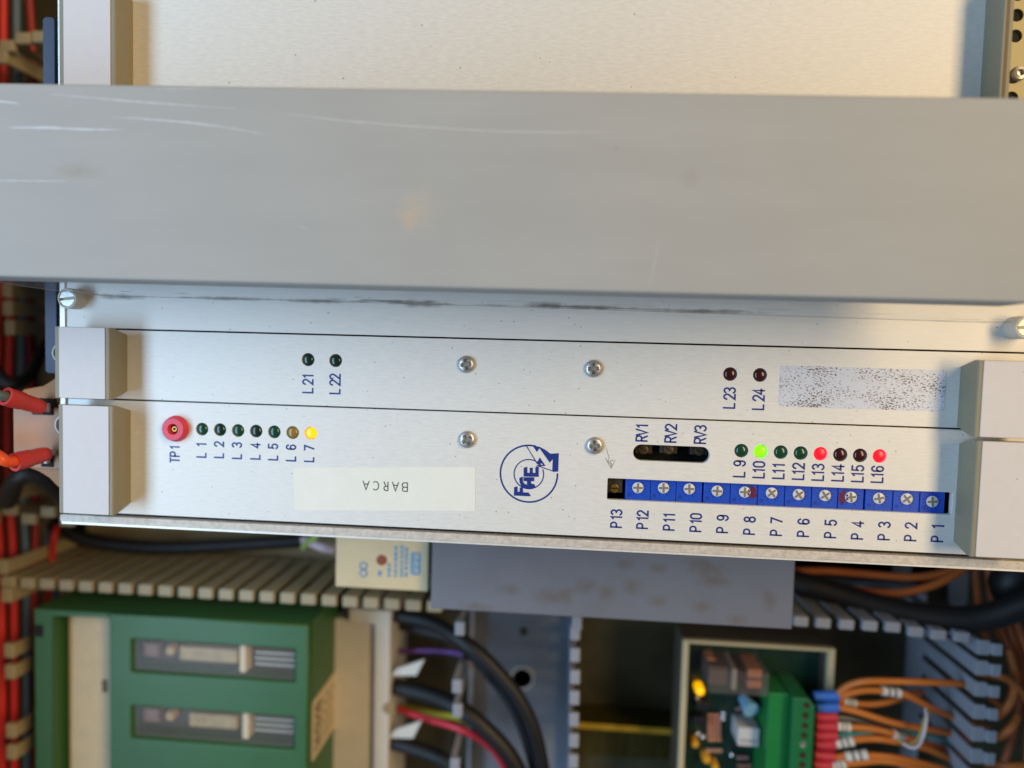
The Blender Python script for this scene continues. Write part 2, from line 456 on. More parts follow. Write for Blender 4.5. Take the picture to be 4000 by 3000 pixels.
def collar(parent, c, z, slot=True, R=4.15):
    mb = MB(); mb.lathe([(R, -z), (R, -0.35), (R - 0.3, 0), (R - 0.75, 0), (R - 0.8, -1.2), (0, -1.2)], (c[0], c[1], z), 40)
    o = mb.build('collar', mat('ivory_plastic', (205, 200, 188), 0.5, mottle=0.05, mscale=300), parent, True)
    if slot:
        s = MB(); a = math.radians(8)
        for sg in (1, -1):
            pts = []
            rr = R - 0.85
            for k in range(15):
                t = math.asin(0.42 / rr) + (math.pi - 2 * math.asin(0.42 / rr)) * k / 14
                pts.append((c[0] + rr * math.cos(t * sg + a), c[1] + rr * math.sin(t * sg + a)))
            s.prism(pts, z - 1.19, z - 0.1, 0.25)
        s.build('screw', M_steel, o, False)
    return o

# ------------------------------------------------------------------ wide blank module above the grey bar
top = thing('blank_module', 'wide blank silver module panel above the thick grey cover bar', 'module panel', (0, 120, 0))
sheet('front_panel', [(-183.5, 62), (174, 62), (174, 153), (-183.5, 153)], [], -2.5, 0, M_blank, top)
handle(top, -155.2, -178.0, 63, 150)
h = handle(top, 167.5, 171.0, 63, 150, ins=False)
g = MB(); g.box(168.45, 169.6, 63.2, 149.8, 10.6, 11.05); g.build('groove', mat('brown_groove', (96, 82, 56), 0.6), h)

# ------------------------------------------------------------------ plain narrow module below the grey bar
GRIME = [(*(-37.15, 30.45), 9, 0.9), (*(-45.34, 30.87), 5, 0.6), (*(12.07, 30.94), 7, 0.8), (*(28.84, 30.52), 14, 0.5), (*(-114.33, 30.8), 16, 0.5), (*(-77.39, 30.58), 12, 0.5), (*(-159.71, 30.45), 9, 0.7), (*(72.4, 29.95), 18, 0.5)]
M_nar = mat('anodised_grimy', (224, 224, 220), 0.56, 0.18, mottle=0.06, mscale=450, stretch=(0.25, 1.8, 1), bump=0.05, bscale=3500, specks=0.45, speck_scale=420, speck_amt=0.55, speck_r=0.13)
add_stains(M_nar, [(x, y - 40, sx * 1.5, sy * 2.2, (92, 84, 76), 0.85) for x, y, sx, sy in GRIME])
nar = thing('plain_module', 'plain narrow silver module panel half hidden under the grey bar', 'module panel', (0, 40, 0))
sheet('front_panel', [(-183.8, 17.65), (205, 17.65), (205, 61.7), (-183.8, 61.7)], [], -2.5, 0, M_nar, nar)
collar(nar, (-179.24, 29.06), 6.0)
collar(nar, (184.49, 26.44), 7.0)

# ------------------------------------------------------------------ narrow module with four lamps
mid = thing('indicator_module', 'silver module panel with four unlit lamps and speckled sticker', 'module panel', (0, 3, 0))
L21, L22 = (-81.97, 7.2), (-70.7, 7.15)
L23, L24 = (83.17, 6.41), (94.25, 6.39)
sheet('front_panel', [(-183.6, -11.15), (205, -11.15), (205, 17.0), (-183.6, 17.0)], [circle(q, 2.6) for q in (L21, L22, L23, L24)], -2.5, 0, M_panel, mid)
handle(mid, -157.8, -180.7, -10.55, 17.6)
handle(mid, 166.5, 189.4, -13.1, 14.3)
led(mid, L21, 'dkgreen'); led(mid, L22, 'dkgreen'); led(mid, L23, 'red'); led(mid, L24, 'red')
A90 = math.pi / 2
for txt, o in (('L21', (-79.62, -6.17)), ('L22', (-68.52, -6.18)), ('L23', (85.58, -6.68)), ('L24', (96.35, -6.84))):
    off = [(txt[0], 0.15), (txt[1], 3.5), (txt[2], 5.95 if txt[2] != '1' else 6.6)]
    lettering(mid, off, (o[0] - 0.3, o[1]), 4.05, A90, 0.66, 0.03, M_ink)
for q, a in (((-18.14, 7.16), 0.2), ((31.41, 6.95), 0.05)): piece('screw', SCREW, M_steel, mid, (q[0], q[1], 0), a)
collar(mid, (-182.65, 7.04), 5.0, False)
st = [(101.62, 9.92), (161.34, 10.55), (161.6, -4.79), (101.87, -5.62)]
spk = mat('speckled_sticker', (206, 212, 224), 0.45)
N = spk.node_tree.nodes; L = spk.node_tree.links
def noise_(scale, st_, detail):
    mp = N.new('ShaderNodeMapping'); mp.inputs['Scale'].default_value = st_; L.new([n for n in N if n.type == 'TEX_COORD'][0].outputs['Object'], mp.inputs[0])
    t_ = N.new('ShaderNodeTexNoise'); t_.inputs['Scale'].default_value = scale; t_.inputs['Detail'].default_value = detail; L.new(mp.outputs[0], t_.inputs[0]); return t_.outputs['Fac']
n1, n2 = noise_(1700, (0.75, 1.25, 1), 3), noise_(110, (0.6, 1.4, 1), 2)
ma = N.new('ShaderNodeMath'); ma.operation = 'MULTIPLY_ADD'; ma.inputs[1].default_value = 0.35; L.new(n2, ma.inputs[0]); L.new(n1, ma.inputs[2])
cr = N.new('ShaderNodeValToRGB'); cr.color_ramp.elements[0].position = 0.54; cr.color_ramp.elements[0].color = lin(96, 80, 74); cr.color_ramp.elements[1].position = 0.61; cr.color_ramp.elements[1].color = lin(208, 213, 224)
L.new(ma.outputs[0], cr.inputs[0]); L.new(cr.outputs[0], N['Principled BSDF'].inputs['Base Color'])
cx = [sum(v) / 4 for v in zip(*st)]
s = MB(); s.prism([(cx[0] + (x - cx[0]) * 1.0, cx[1] + (y - cx[1]) * 1.0) for x, y in rrect(min(st[0][0], st[3][0]), max(st[1][0], st[2][0]), (st[2][1] + st[3][1]) / 2, (st[0][1] + st[1][1]) / 2, 1.1)], 0.02, 0.12, 0.03)
s.build('sticker', spk, mid, label='white sticker speckled with brown spots')

# ------------------------------------------------------------------ wide module with trimmers, lamps and emblem
low = thing('trimmer_module', 'silver module panel with blue trimmers, round emblem and BARCA label', 'module panel', (0, -35, 0))
LOWL = [(-125.95, -22.35), (-118.37, -22.31), (-110.77, -22.36), (-103.2, -22.32), (-95.62, -22.36), (-88.02, -22.36), (-80.51, -22.32)]
LOWR = [(88.59, -22.75), (95.87, -22.75), (103.25, -22.74)] + [(110.62, -22.81), (117.98, -22.78), (125.14, -22.81), (132.36, -22.83), (139.54, -22.8)]
rv = [(50.89, -24.95), (73.71, -25.02)]
rvh = 3.15
slot_rv = [(rv[1][0] + rvh * math.sin(math.radians(t)), rv[1][1] + rvh * math.cos(math.radians(t))) for t in range(0, 181, 12)] + [(rv[0][0] - rvh * math.sin(math.radians(t)), rv[0][1] - rvh * math.cos(math.radians(t))) for t in range(0, 181, 12)]
slot_tr = rrect(38.3, 166.6, -43.9, -35.45, 0.5)
sheet('front_panel', [(-183.6, -58.7), (205, -58.7), (205, -11.75), (-183.6, -11.75)], [circle(q, 2.6) for q in LOWL + LOWR] + [slot_rv, slot_tr], -2.5, 0, M_panel, low)
handle(low, -156.4, -179.3, -56.6, -13.2)
handle(low, 167.7, 190.6, -56.3, -14.4)
for q, k in zip(LOWL, ['green', 'dkgreen', 'green', 'dkgreen', 'green', 'amber', 'lit_amber']): led(low, q, k, 'lit amber lamp' if k == 'lit_amber' else None)
for q, k in zip(LOWR, ['green', 'lit_green', 'green', 'green', 'lit_red', 'red', 'red', 'lit_red']): led(low, q, k, k.replace('lit_', 'lit ') + ' lamp' if k[:3] == 'lit' else None)
for i, o in enumerate([(-124.03, -33.9), (-116.59, -33.79), (-109.03, -33.86), (-101.26, -33.78), (-93.87, -33.82), (-86.41, -33.89), (-78.88, -33.87)]):
    lettering(low, [('L', 0.1), (str(i + 1), 4.75 if i else 5.1)], (o[0] - 0.3, o[1]), 3.75, A90, 0.66, 0.03, M_ink)
o = (-135.35, -36.45); lettering(low, [('T', 0.1), ('P', 2.55), ('1', 6.0)], (o[0] - 0.3, o[1]), 3.75, A90, 0.66, 0.03, M_ink)
for txt, o in zip(('L9', 'L10', 'L11', 'L12', 'L13', 'L14', 'L15', 'L16'), [(90.48, -32.87), (97.74, -32.92), (105.06, -32.9)] + [(112.38, -32.93), (119.63, -32.97), (126.92, -32.88), (134.14, -32.88), (141.29, -32.84)]):
    ch = [('L', 0.1), (txt[1], 4.3)] if len(txt) == 2 else [('L', 0.1), ('1', 2.65), (txt[2], 4.25 if txt[2] != '1' else 4.9)]
    lettering(low, ch, (o[0] - 0.3, o[1]), 4.1, A90, 0.66, 0.03, M_ink)
for i, o in enumerate([(44.49, -54.66), (54.54, -54.61), (64.75, -54.77), (74.92, -54.81), (85, -54.75), (95.16, -54.9), (105.19, -54.83)] + [(115.23, -54.76), (125.26, -54.71), (135.15, -54.75), (144.84, -54.53), (154.48, -54.41), (164.14, -54.27)]):
    n = str(13 - i)
    ch = [('P', 0.1), (n, 4.85 if n != '1' else 5.6)] if len(n) == 1 else [('P', 0.1), ('1', 3.7), (n[1], 5.05 if n[1] != '1' else 5.7)]
    lettering(low, ch, (o[0] - 0.3, o[1]), 4.0, A90, 0.66, 0.03, M_ink)
for txt, o in zip(('RV1', 'RV2', 'RV3'), [(53.13, -20.51), (64.11, -20.52), (75.27, -20.56)]):
    lettering(low, [('R', 0.1), ('V', 2.3), (txt[2], 4.95 if txt[2] != '1' else 5.7)], (o[0] - 0.3, o[1]), 4.1, A90, 0.66, 0.03, M_ink)
for q, a in (((-17.06, -22.43), 0.55), ((32.85, -22.93), 0.12)): piece('screw', SCREW, M_steel, low, (q[0], q[1], 0), a)
collar(low, (-181.76, -22.23), 5.0, False)
# red test socket
tp = (-136.69, -22.5)
s = MB(); s.lathe([(5.3, 0.02), (5.3, 0.8), (5.0, 1.1), (4.75, 2.6), (4.4, 3.0), (2.3, 3.0), (2.05, 2.7), (2.0, -1.0), (0, -1.0)], (tp[0], tp[1], 0), 40)
s = s.build('test_socket', mat('red_socket_plastic', (212, 56, 80), 0.4), low, True)
q = MB(); q.lathe([(1.3, -1.0), (1.3, 1.4), (1.05, 1.7), (0.6, 1.7), (0.5, 0.6), (0, 0.6)], (tp[0], tp[1], 0), 20); q.build('contact_pin', M_brass, s, True)
# name sticker
nl = [(-87.63, -36.39), (-87.09, -53.98)] + [(-13.14, -50.82), (-13.65, -33.32)]
s = MB(); s.prism(nl, 0.02, 0.14, 0.04); ns = s.build('name_sticker', mat('white_label_tape', (232, 234, 226), 0.32, coat=0.2, mottle=0.03, mscale=120), low, label='white tape label lettered BARCA upside down')
o = (-40.63, -40.74)
lettering(ns, [('B', 0), ('A', 3.6), ('R', 7.9), ('C', 11.7), ('A', 15.6)], o, 3.4, math.pi, 0.42, 0.17, mat('grey_print', (62, 74, 64), 0.6))
# trimmers behind the slot
M_blue = mat('blue_trimmer_plastic', (16, 74, 190), 0.38, mottle=0.08, mscale=500)
M_rotor = mat('white_rotor', (206, 206, 204), 0.4)
M_mark = mat('moulded_mark', (8, 30, 110), 0.5)
DIV = [(45.43, -39.29), (55.2, -39.12), (65.03, -38.69), (75.39, -38.6), (85.64, -38.51), (95.94, -38.41), (106.11, -38.32)] + [(116.11, -38.29), (125.84, -38.31), (135.85, -38.31), (146.01, -38.3), (155.78, -38.3), (165.01, -38.77)]
CEN = [(50.26, -39.08), (60.1, -38.72), (69.95, -38.65), (80.61, -39.02), (91.02, -38.99), (101.11, -38.91)] + [(111.19, -39.05), (121.03, -38.97), (130.58, -39.21), (140.86, -39.19), (150.98, -38.96), (160.29, -39.56)]
CROSS = [0, 2, 3, -2, 0, 42, 38, 35, 8, 12, 40, 5]
M_redpaint = mat('red_marker_paint', (92, 14, 56), 0.5)
for k in range(12):
    x0, x1 = DIV[k][0], DIV[k + 1][0]; gap = 0.55 if k in (2, 8) else 0.16
    c = CEN[k]
    b = MB(); b.box(x0 + 0.14, x1 - gap, -43.6 - 1.0, -34.2, -9.5, -2.0, 0.18)
    t = b.build('trimmer', M_blue, low)
    ds = MB(); ds.lathe([(2.15, -2.0), (2.15, -1.75), (1.9, -1.6), (0, -1.6)], (c[0], c[1], 0), 28); ro = ds.build('rotor', M_rotor, t, True)
    sl = MB(); a = math.radians(CROSS[k]); ca, sa = math.cos(a), math.sin(a)
    hw, hl = 0.42, 1.85
    plus = [(hw, hw), (hw, hl), (-hw, hl), (-hw, hw), (-hl, hw), (-hl, -hw), (-hw, -hw), (-hw, -hl), (hw, -hl), (hw, -hw), (hl, -hw), (hl, hw)]
    sl.prism([(c[0] + u * ca - v * sa, c[1] + u * sa + v * ca) for u, v in plus], -1.62, -1.57); sl.build('cross_slot', mat('rotor_slot', (118, 116, 112), 0.5), t)
    mk = MB()
    for j in range(13):
        t_ = math.radians(-60 + 300 * j / 12); r0, r1 = 2.45, 3.1 if j % 3 else 3.5
        mk.ribbon([(c[0] + r0 * math.cos(t_), c[1] + r0 * math.sin(t_)), (c[0] + r1 * math.cos(t_), c[1] + r1 * math.sin(t_))], 0.26, -1.97)
    lx, ly = x0 + 1.0, -42.6
    for e in range(3): mk.ribbon([(lx + 0.55 * e, ly), (lx + 0.55 * e, ly + 1.0)], 0.2, -1.96)
    mk.ribbon([(lx, ly + 1.05), (lx + 1.1, ly + 1.05)], 0.2, -1.95)
    mk.build('scale_marks', M_mark, t)
    if k in (4, 8):
        sg = 1 if k == 4 else -1
        pm = MB()
        for j, (u, v, q_) in enumerate(((2.9, -1.5, 1.0), (3.3, 0.2, 0.9), (2.8, 1.5, 0.8), (3.9, -1.2, 0.8), (3.7, 1.0, 0.7), (2.4, 2.5, 0.5), (3.2, -0.6, 0.8))):
            pm.prism([(c[0] + sg * u + q_ * (0.8 + 0.4 * rnd.random()) * math.cos(a_ * 0.5236), c[1] + v + q_ * (0.8 + 0.4 * rnd.random()) * math.sin(a_ * 0.5236)) for a_ in range(12)], -1.99 + 0.004 * j, -1.95 + 0.006 * j)
        pm.prism(circle((c[0] + sg * 1.5, c[1] + 0.7), 0.42, 10), -1.6, -1.56); pm.prism(circle((c[0] + sg * 1.4, c[1] - 0.8), 0.42, 10), -1.6, -1.555)
        pm.build('red_mark', M_redpaint, t)
# the odd one at the end: dark square pot with brass screw
c = (41.25, -39.86)
b = MB(); b.box(38.6, 44.3, -41.6, -34.0, -9.5, -3, 0.15); t = b.build('small_trimmer', mat('dark_pot', (48, 42, 36), 0.5, mottle=0.3, mscale=200), low)
s = MB()
for sg in (1, -1):
    s.prism([(c[0] + 1.7 * math.cos(math.radians(sg * a_) ), c[1] + 1.7 * math.sin(math.radians(sg * a_))) for a_ in range(10, 171, 10)], -2.98, -2.1, 0.1)
s.build('brass_screw', M_brass, t)
# three pots behind the long round-ended slot
M_pot = mat('brown_pot', (46, 38, 30), 0.5, mottle=0.3, mscale=200)
for c in [(52.31, -24.54), (62.04, -24.16), (73.87, -24.25)]:
    b = MB(); b.box(c[0] - 3.4, c[0] + 3.4, c[1] - 1.7, c[1] + 5, -12, -6, 0.3); t = b.build('preset_pot', M_pot, low)
    s = MB(); s.lathe([(1.9, -6), (1.9, -5.6), (1.6, -5.5), (0, -5.5)], (c[0], c[1], 0), 24); k = s.build('adjuster', mat('dull_brass', (96, 84, 62), 0.45, 0.7), t, True)
    s = MB(); s.ribbon([(c[0] - 1.2, c[1] + 0.7), (c[0] + 1.2, c[1] - 0.7)], 0.4, -5.48); s.build('slot', M_dark, t)
# emblem
em = MB()
C0 = (7.6, -35.04); R0 = abs((18.76, -34.83)[0] - (-3.64, -35.41)[0]) / 2
a0, a1 = 6.0, 274.0
em.ribbon([(C0[0] + R0 * math.cos(math.radians(a_)), C0[1] + R0 * math.sin(math.radians(a_))) for a_ in [78 + (362 - 78) * k / 60 for k in range(61)]], 0.68, 0.03)
R1 = abs((13.37, -34.95)[0] - (1.78, -35.43)[0]) / 2; C1 = (7.6, -35.19)
em.ribbon([(C1[0] + R1 * math.cos(math.radians(a_)), C1[1] + R1 * math.sin(math.radians(a_))) for a_ in [54 + (380 - 54) * k / 48 for k in range(49)]], 0.45, 0.05)
def flat(poly, z):
    em.prism(poly, z - 0.02, z)
flat([(8.81, -23.99), (11.35, -24.18), (13.63, -25.26), (15.84, -26.78), (19.08, -26.43), (19.05, -33.72), (17, -33.88), (16.73, -33.27), (16.77, -28.89), (15.7, -30.36), (11.48, -24.83), (10.51, -26.33)], 0.07)
flat([(11.65, -28.37), (14.03, -31.59), (13.03, -31.85), (12.89, -30.98), (12.19, -30.72), (11.92, -31.35), (10.76, -31.14), (10.87, -30.11)], 0.07)
flat([(10.3, -31.64), (11.99, -31.16), (14.1, -31.59), (11.4, -31.99)], 0.10)
em.ribbon([(6.42, -24.23), (10.9, -31.06)], 0.32, 0.09)
em.ribbon([(11.21, -31.85), (17.06, -33.58)], 0.34, 0.11)
flat([(1.97, -43.92), (1.99, -40.53), (3.3, -40.18), (3.35, -42.31), (4.23, -42.27), (4.19, -40.66), (5.35, -40.39), (5.55, -42.47), (7.7, -42.45), (8.57, -43.7), (8.29, -43.93)], 0.12)
flat([(5.59, -36.19), (5.53, -32.71), (6.86, -32.22), (7, -34.66), (7.95, -34.62), (7.89, -32.61), (9.05, -32.57), (9.11, -34.58), (10.2, -34.53), (10.08, -32.78), (10.38, -31.96), (11.37, -32.14), (11.48, -36.09)], 0.12)
flat([(5.53, -36.49), (9.74, -36.31), (9.79, -37.84), (8.55, -37.93), (8.58, -38.81), (9.79, -39.05), (10.44, -40.24), (8.21, -41.07), (6.02, -40.87), (4.71, -39.9), (4.05, -38.38), (3.9, -36.85), (5.23, -36.21), (5.35, -38.14), (5.96, -39.04), (7, -39.43), (6.95, -38), (5.64, -38.02)], 0.12)
em.build('emblem', M_ink, low, label='blue round emblem with lightning arrow and letters FAE')
# pencilled arrow
s = MB(); P = mat('pencil', (116, 110, 98), 0.6)
s.ribbon([(37.49, -23.89), (37.95, -25.68), (38.53, -27.11), (38.43, -28.38)], 0.18, 0.03)
s.ribbon([(37.27, -27.77), (38.14, -29.3), (39.47, -31.49)], 0.2, 0.05); s.ribbon([(39.47, -31.49), (40.2, -29.94), (40.93, -28.31)], 0.18, 0.04)
s.ribbon([(37.94, -28.65), (38.84, -28.76), (40.14, -28.24)], 0.16, 0.06); s.ribbon([(38.13, -28.93), (39.41, -29.97), (39.57, -31.34)], 0.14, 0.07); s.ribbon([(38.94, -28.76), (39.85, -30.31)], 0.14, 0.08)
s.build('pencil_arrow', P, low)

# ------------------------------------------------------------------ thick grey cover bar
STAINS = [(*((-30.58, 55.89)), 5, 7, (196, 170, 142), 0.5), (*((-26.11, 57.7)), 9, 10, (180, 172, 150), 0.35), (*((-140.32, 67.83)), 11, 3.2, (150, 142, 124), 0.5), (*((57.1, 68.81)), 4, 4, (150, 148, 144), 0.5)]
STAINS = [(x - 0, y - 64, *r_) for x, y, *r_ in STAINS]
bar = thing('cover_bar', 'thick scratched grey painted cover bar lying across the modules', 'cover bar', (0, 64, 0))
def bar_z(x): return 51.5 - 0.0225 * (x + 170)
def bar_sec(x):
    """outer and inner section of the folded channel at x"""
    yl, yu, z = 33.0 - 0.003 * (x + 170), 96.3 - 0.0085 * (x + 170), bar_z(x)
    R = 1.0; out = []
    zb = z - 16
    out.append((yl, zb))
    for k in range(7):
        a = math.radians(180 - 15 * k); out.append((yl + R + R * math.cos(a), z - R + R * math.sin(a)))
    for k in range(7):
        a = math.radians(90 - 15 * k); out.append((yu - R + R * math.cos(a), z - R + R * math.sin(a)))
    out.append((yu, zb))
    inn = [(yu - 1.8, zb), (yu - 1.8, z - 1.8), (yl + 1.8, z - 1.8), (yl + 1.8, zb)]
    return out + inn
b = MB(); xs = [-280, -240, -205, -192, -172, -100, 0, 100, 162]
secs = [bar_sec(x) for x in xs]; n = len(secs[0])
b._add([(x, y, z) for x, sec in zip(xs, secs) for y, z in sec],
       [(i * n + k, (i + 1) * n + k, (i + 1) * n + (k + 1) % n, i * n + (k + 1) % n) for i in range(len(xs) - 1) for k in range(n)] + [tuple(range(n)), tuple((len(xs) - 1) * n + k for k in range(n))])
M_bar = bar_material()
b.build('channel', M_bar, bar, True)
M_scr = mat('scratched_paint', (190, 192, 193), 0.5)
for pts, w in (([(-151.05, 92.79), (-133.69, 91.32), (-112.73, 89.88), (-84.64, 88.18)], 0.5), ([(-130.35, 85.34), (-122.23, 85.16), (-103.29, 83.94), (-90.17, 82.37), (-75.78, 80.11)], 0.6),
               ([(-75.39, 87.39), (-66.19, 86.43), (-52.51, 84.87), (-30, 83.34), (-3.45, 82.01), (18.26, 81.88), (36.21, 82.34)], 0.5),
               ([(-164.95, 81.73), (-150.34, 81.85), (-138.76, 81.42), (-124.9, 81.36)], 0.9), ([(-171.74, 64.46), (-160.23, 64.56), (-142.71, 64.6)], 0.4), ([(-171.4, 90.66), (-159.98, 89.48)], 0.8),
               ([(48.31, 50.12), (47.79, 43.36), (46.01, 33.32)], 0.22), ([(-114.63, 94.31), (-104.26, 94.64), (-94.91, 94.88)], 0.3), ([(-68.04, 51.44), (-64.78, 50.86), (-62.46, 49.73)], 0.2)):
    s = MB(); n_ = 36; seg = []
    L_ = [0.0]
    for p0, p1 in zip(pts, pts[1:]): L_.append(L_[-1] + math.dist(p0, p1))
    for k in range(n_ + 1):
        d_ = L_[-1] * k / n_; e = max(i_ for i_ in range(len(L_) - 1) if L_[i_] <= d_ + 1e-9); f_ = (d_ - L_[e]) / (L_[e + 1] - L_[e])
        x, y = (pts[e][i_] + (pts[e + 1][i_] - pts[e][i_]) * f_ for i_ in (0, 1))
        h_ = w * (0.08 + 0.92 * math.sin(math.pi * min(1, k / n_ * 1.02)) ** 0.7) * (0.45 + 0.65 * rnd.random()) / 2
        seg.append((x, y, h_))
    dx, dy = pts[-1][0] - pts[0][0], pts[-1][1] - pts[0][1]; l_ = math.hypot(dx, dy); nx, ny = -dy / l_, dx / l_
    s._add([(x + nx * h_, y + ny * h_, bar_z(x) + 0.02) for x, y, h_ in seg] + [(x - nx * h_, y - ny * h_, bar_z(x) + 0.02) for x, y, h_ in seg], [(k, k + 1, n_ + 2 + k, n_ + 1 + k) for k in range(n_)])
    s.build('scratch', M_scr, bar)
for fx in (-176, 150):
    q = MB(); q.box(fx, fx + 9, 62, 86, 0.05, bar_z(fx) - 2.4, 0.4); q.build('foot', M_dark, bar)
# clear plastic strip hanging below the bar, grimy along its free edge
EDGE = [(-193.45, 34.05, 29), (-189.19, 33.21, 27), (-182.46, 32.11, 23), (-173.67, 31.1, 18), (-158.5, 29.9, 15), (-127.52, 29.76, 14), (-97.12, 29.77, 14), (-37.95, 29.48, 14), (28.45, 28.89, 14), (92.47, 28.3, 13), (156.36, 27.55, 13), (179.54, 27.57, 13)]
def film_pt(t, e):
    n_ = len(EDGE) - 1; f_ = t * n_; a = min(int(f_), n_ - 1); f_ -= a
    b_ = [EDGE[a][i_] + (EDGE[a + 1][i_] - EDGE[a][i_]) * f_ for i_ in range(3)]
    yl, zt = 33.0 - 0.003 * (b_[0] + 170), bar_z(b_[0]) - 14.5
    return (b_[0], yl + 0.3 + (b_[1] - yl - 0.3) * e, zt + (b_[2] - zt) * e)
fm = MB(); nt_, ne = 66, 6
fm._add([film_pt(a / nt_, e / ne) for a in range(nt_ + 1) for e in range(ne + 1)], [(a * (ne + 1) + e, (a + 1) * (ne + 1) + e, (a + 1) * (ne + 1) + e + 1, a * (ne + 1) + e + 1) for a in range(nt_) for e in range(ne)])
film = fm.build('clear_strip', mat('clear_film', (206, 206, 206), 0.25, alpha=0.13, spec=0.6), bar, True)
gm = MB(); rg = random.Random(5)
spots = [(rg.uniform(0.03, 0.97), rg.uniform(0.55, 1.0), rg.uniform(0.006, 0.03), rg.uniform(0.01, 0.035)) for _ in range(48)]
spots += [(0.625 + rg.uniform(-.03, .03), rg.uniform(0.72, 0.98), rg.uniform(0.008, 0.02), rg.uniform(0.02, 0.07)) for _ in range(16)] + [(0.70 + rg.uniform(-.02, .05), rg.uniform(0.75, 0.97), rg.uniform(0.01, 0.03), rg.uniform(0.02, 0.05)) for _ in range(12)]
for k, (t, e, l_, w) in enumerate(spots):
    n_ = 8; up, dn = [], []
    for a in range(n_ + 1):
        h_ = w * math.sin(math.pi * a / n_) * rg.uniform(0.4, 1) + 0.003; tt = min(1, max(0, t + l_ * (a / n_ - .5)))
        p0, p1 = film_pt(tt, min(1, e + h_)), film_pt(tt, e - h_)
        up.append((p0[0], p0[1] - 0.03 - 0.003 * k, p0[2])); dn.append((p1[0], p1[1] - 0.03 - 0.003 * k, p1[2]))
    gm._add(up + dn, [(a, a + 1, n_ + 2 + a, n_ + 1 + a) for a in range(n_)])
gm.build('grime', mat('grime_smear', (108, 101, 95), 0.8, alpha=0.45), film, kind='stuff')
gl = MB(); gl.tube([film_pt(a / 33, 1.0) for a in range(34)], 0.09, 6, None, 0); gl.build('strip_edge', mat('dull_edge', (142, 138, 134), 0.6), film)

# ------------------------------------------------------------------ black bracket at the rack end
br = MB()
br.prism(rrect(-201.4, -196.4, -2, 146.5, 1.0), -12, -10, 0.2)
br.box(-200.6, -198.6, -2, 146, -149.9, -12)
tag(br.build('mounting_bracket', mat('black_steel', (52, 56, 70), 0.4, 0.5, mottle=0.3, mscale=220, stretch=(2, 0.2, 1), bump=0.15, bscale=500)), 'black steel bracket strip beside the rack end', 'bracket')
rb = MB(); rb.lathe([(3.6, 0), (3.6, 1.0), (2.6, 2.6), (0, 3.2)], (-199.8, 0, 0), 24)
SB = rb.mesh('round_bolt', smooth=True)

# ------------------------------------------------------------------ cream connector with red crimp terminals
con = thing('connector', 'orange and cream plastic connector beside the lower module handle', 'connector', (-195, -20, -30))
poly = [(-193.11, -1.56), (-196.7, -4.61), (-201.36, -8.03), (-210.66, -9.31), (-212.43, -11.45), (-212.73, -40.15), (-209.25, -43.11), (-203.41, -44.2), (-198.77, -46.77), (-195.89, -50.53), (-193, -52.06)]
s = MB(); s.prism(poly, -30, -9, 0.4); s.build('carrier', mat('orange_plastic', (172, 108, 26), 0.45, mottle=0.15, mscale=120), con)
poly = [(-211.15, -17.01), (-189.62, -16.27), (-189.8, -41.4), (-211.42, -42.29)]
s = MB(); s.box(min(p_[0] for p_ in poly), max(p_[0] for p_ in poly), min(p_[1] for p_ in poly), max(p_[1] for p_ in poly), -28, -4, 0.5); s.build('body', mat('peach_plastic', (178, 128, 90), 0.45, mottle=0.1, mscale=100), con)
for nm, pts in (('upper', [(-202.42, -12.56), (-193.12, -19.36)]), ('lower', [(-198.5, -34.71), (-193.29, -41.35)])):
    (x0, y1), (x1, y0) = pts
    s = MB(); s.box(x0, x1, y0, y1, -6, -3.5, 0.1); w_ = s.build('contact_well', M_dark, con)
    s = MB(); s.box(x0 + 2.5, x1 - 0.6, (y0 + y1) / 2 - 1.6, (y0 + y1) / 2 + 1.8, -3.4, -1.2, 0.5); s.build('contact', M_steel, con)
M_redsl = mat('red_sleeve', (196, 56, 52), 0.4, mottle=0.08, mscale=150)
def crimp(label, a, b_, wire_pts, wm, wr):
    t = thing('crimp_terminal', label, 'terminal', tuple(b_))
    A, B = Vector(a), Vector(b_); d = (B - A).normalized()
    mb = MB(); N_ = 24; ref = d.orthogonal().normalized(); bt = d.cross(ref)
    prof = [(0.0, 2.5), (0.0, 3.7), (3.0, 3.75), (6.5, 3.6), (7.2, 3.3), (12, 3.2), ((B - A).length, 2.7), ((B - A).length, 1.2), (4.0, 2.4), (0.0, 2.5)]
    vs_ = [A + d * u + (ref * math.cos(2 * math.pi * k / N_) + bt * math.sin(2 * math.pi * k / N_)) * rr for u, rr in prof for k in range(N_)]
    mb._add(vs_, [(i * N_ + k, i * N_ + (k + 1) % N_, (i + 1) * N_ + (k + 1) % N_, (i + 1) * N_ + k) for i in range(len(prof) - 1) for k in range(N_)])
    mb.build('sleeve', M_redsl, t, True)
    mb = MB(); mb.tube([B - d * 2, B + d * 3.0], 1.3, 8); mb.build('blade', M_steel, t)
    mb = MB(); mb.tube([A + d * 5] + [Vector(q_) for q_ in wire_pts], wr, 12); mb.build('wire', wm, t, True)
a = [(-199.69, -10.5, 13), (-195.74, -16.01, -1)]; w_ = [(-200.83, -9.8, 15), (-207.95, -7.76, 16), (-234.08, -8.43, 0)]
crimp('red crimp sleeve on a grey wire', a[0], a[1], w_, mat('teal_grey_wire', (84, 98, 98), 0.5), 1.9)
a = [(-196.52, -36.7, 13), (-193.52, -35.22, -1)]; w_ = [(-196.5, -36, 16), (-199.88, -33.35, 17), (-218.56, -31.78, 6)]
crimp('red crimp sleeve on an orange wire', a[0], a[1], w_, mat('bright_orange_wire', (232, 84, 34), 0.4), 2.2)

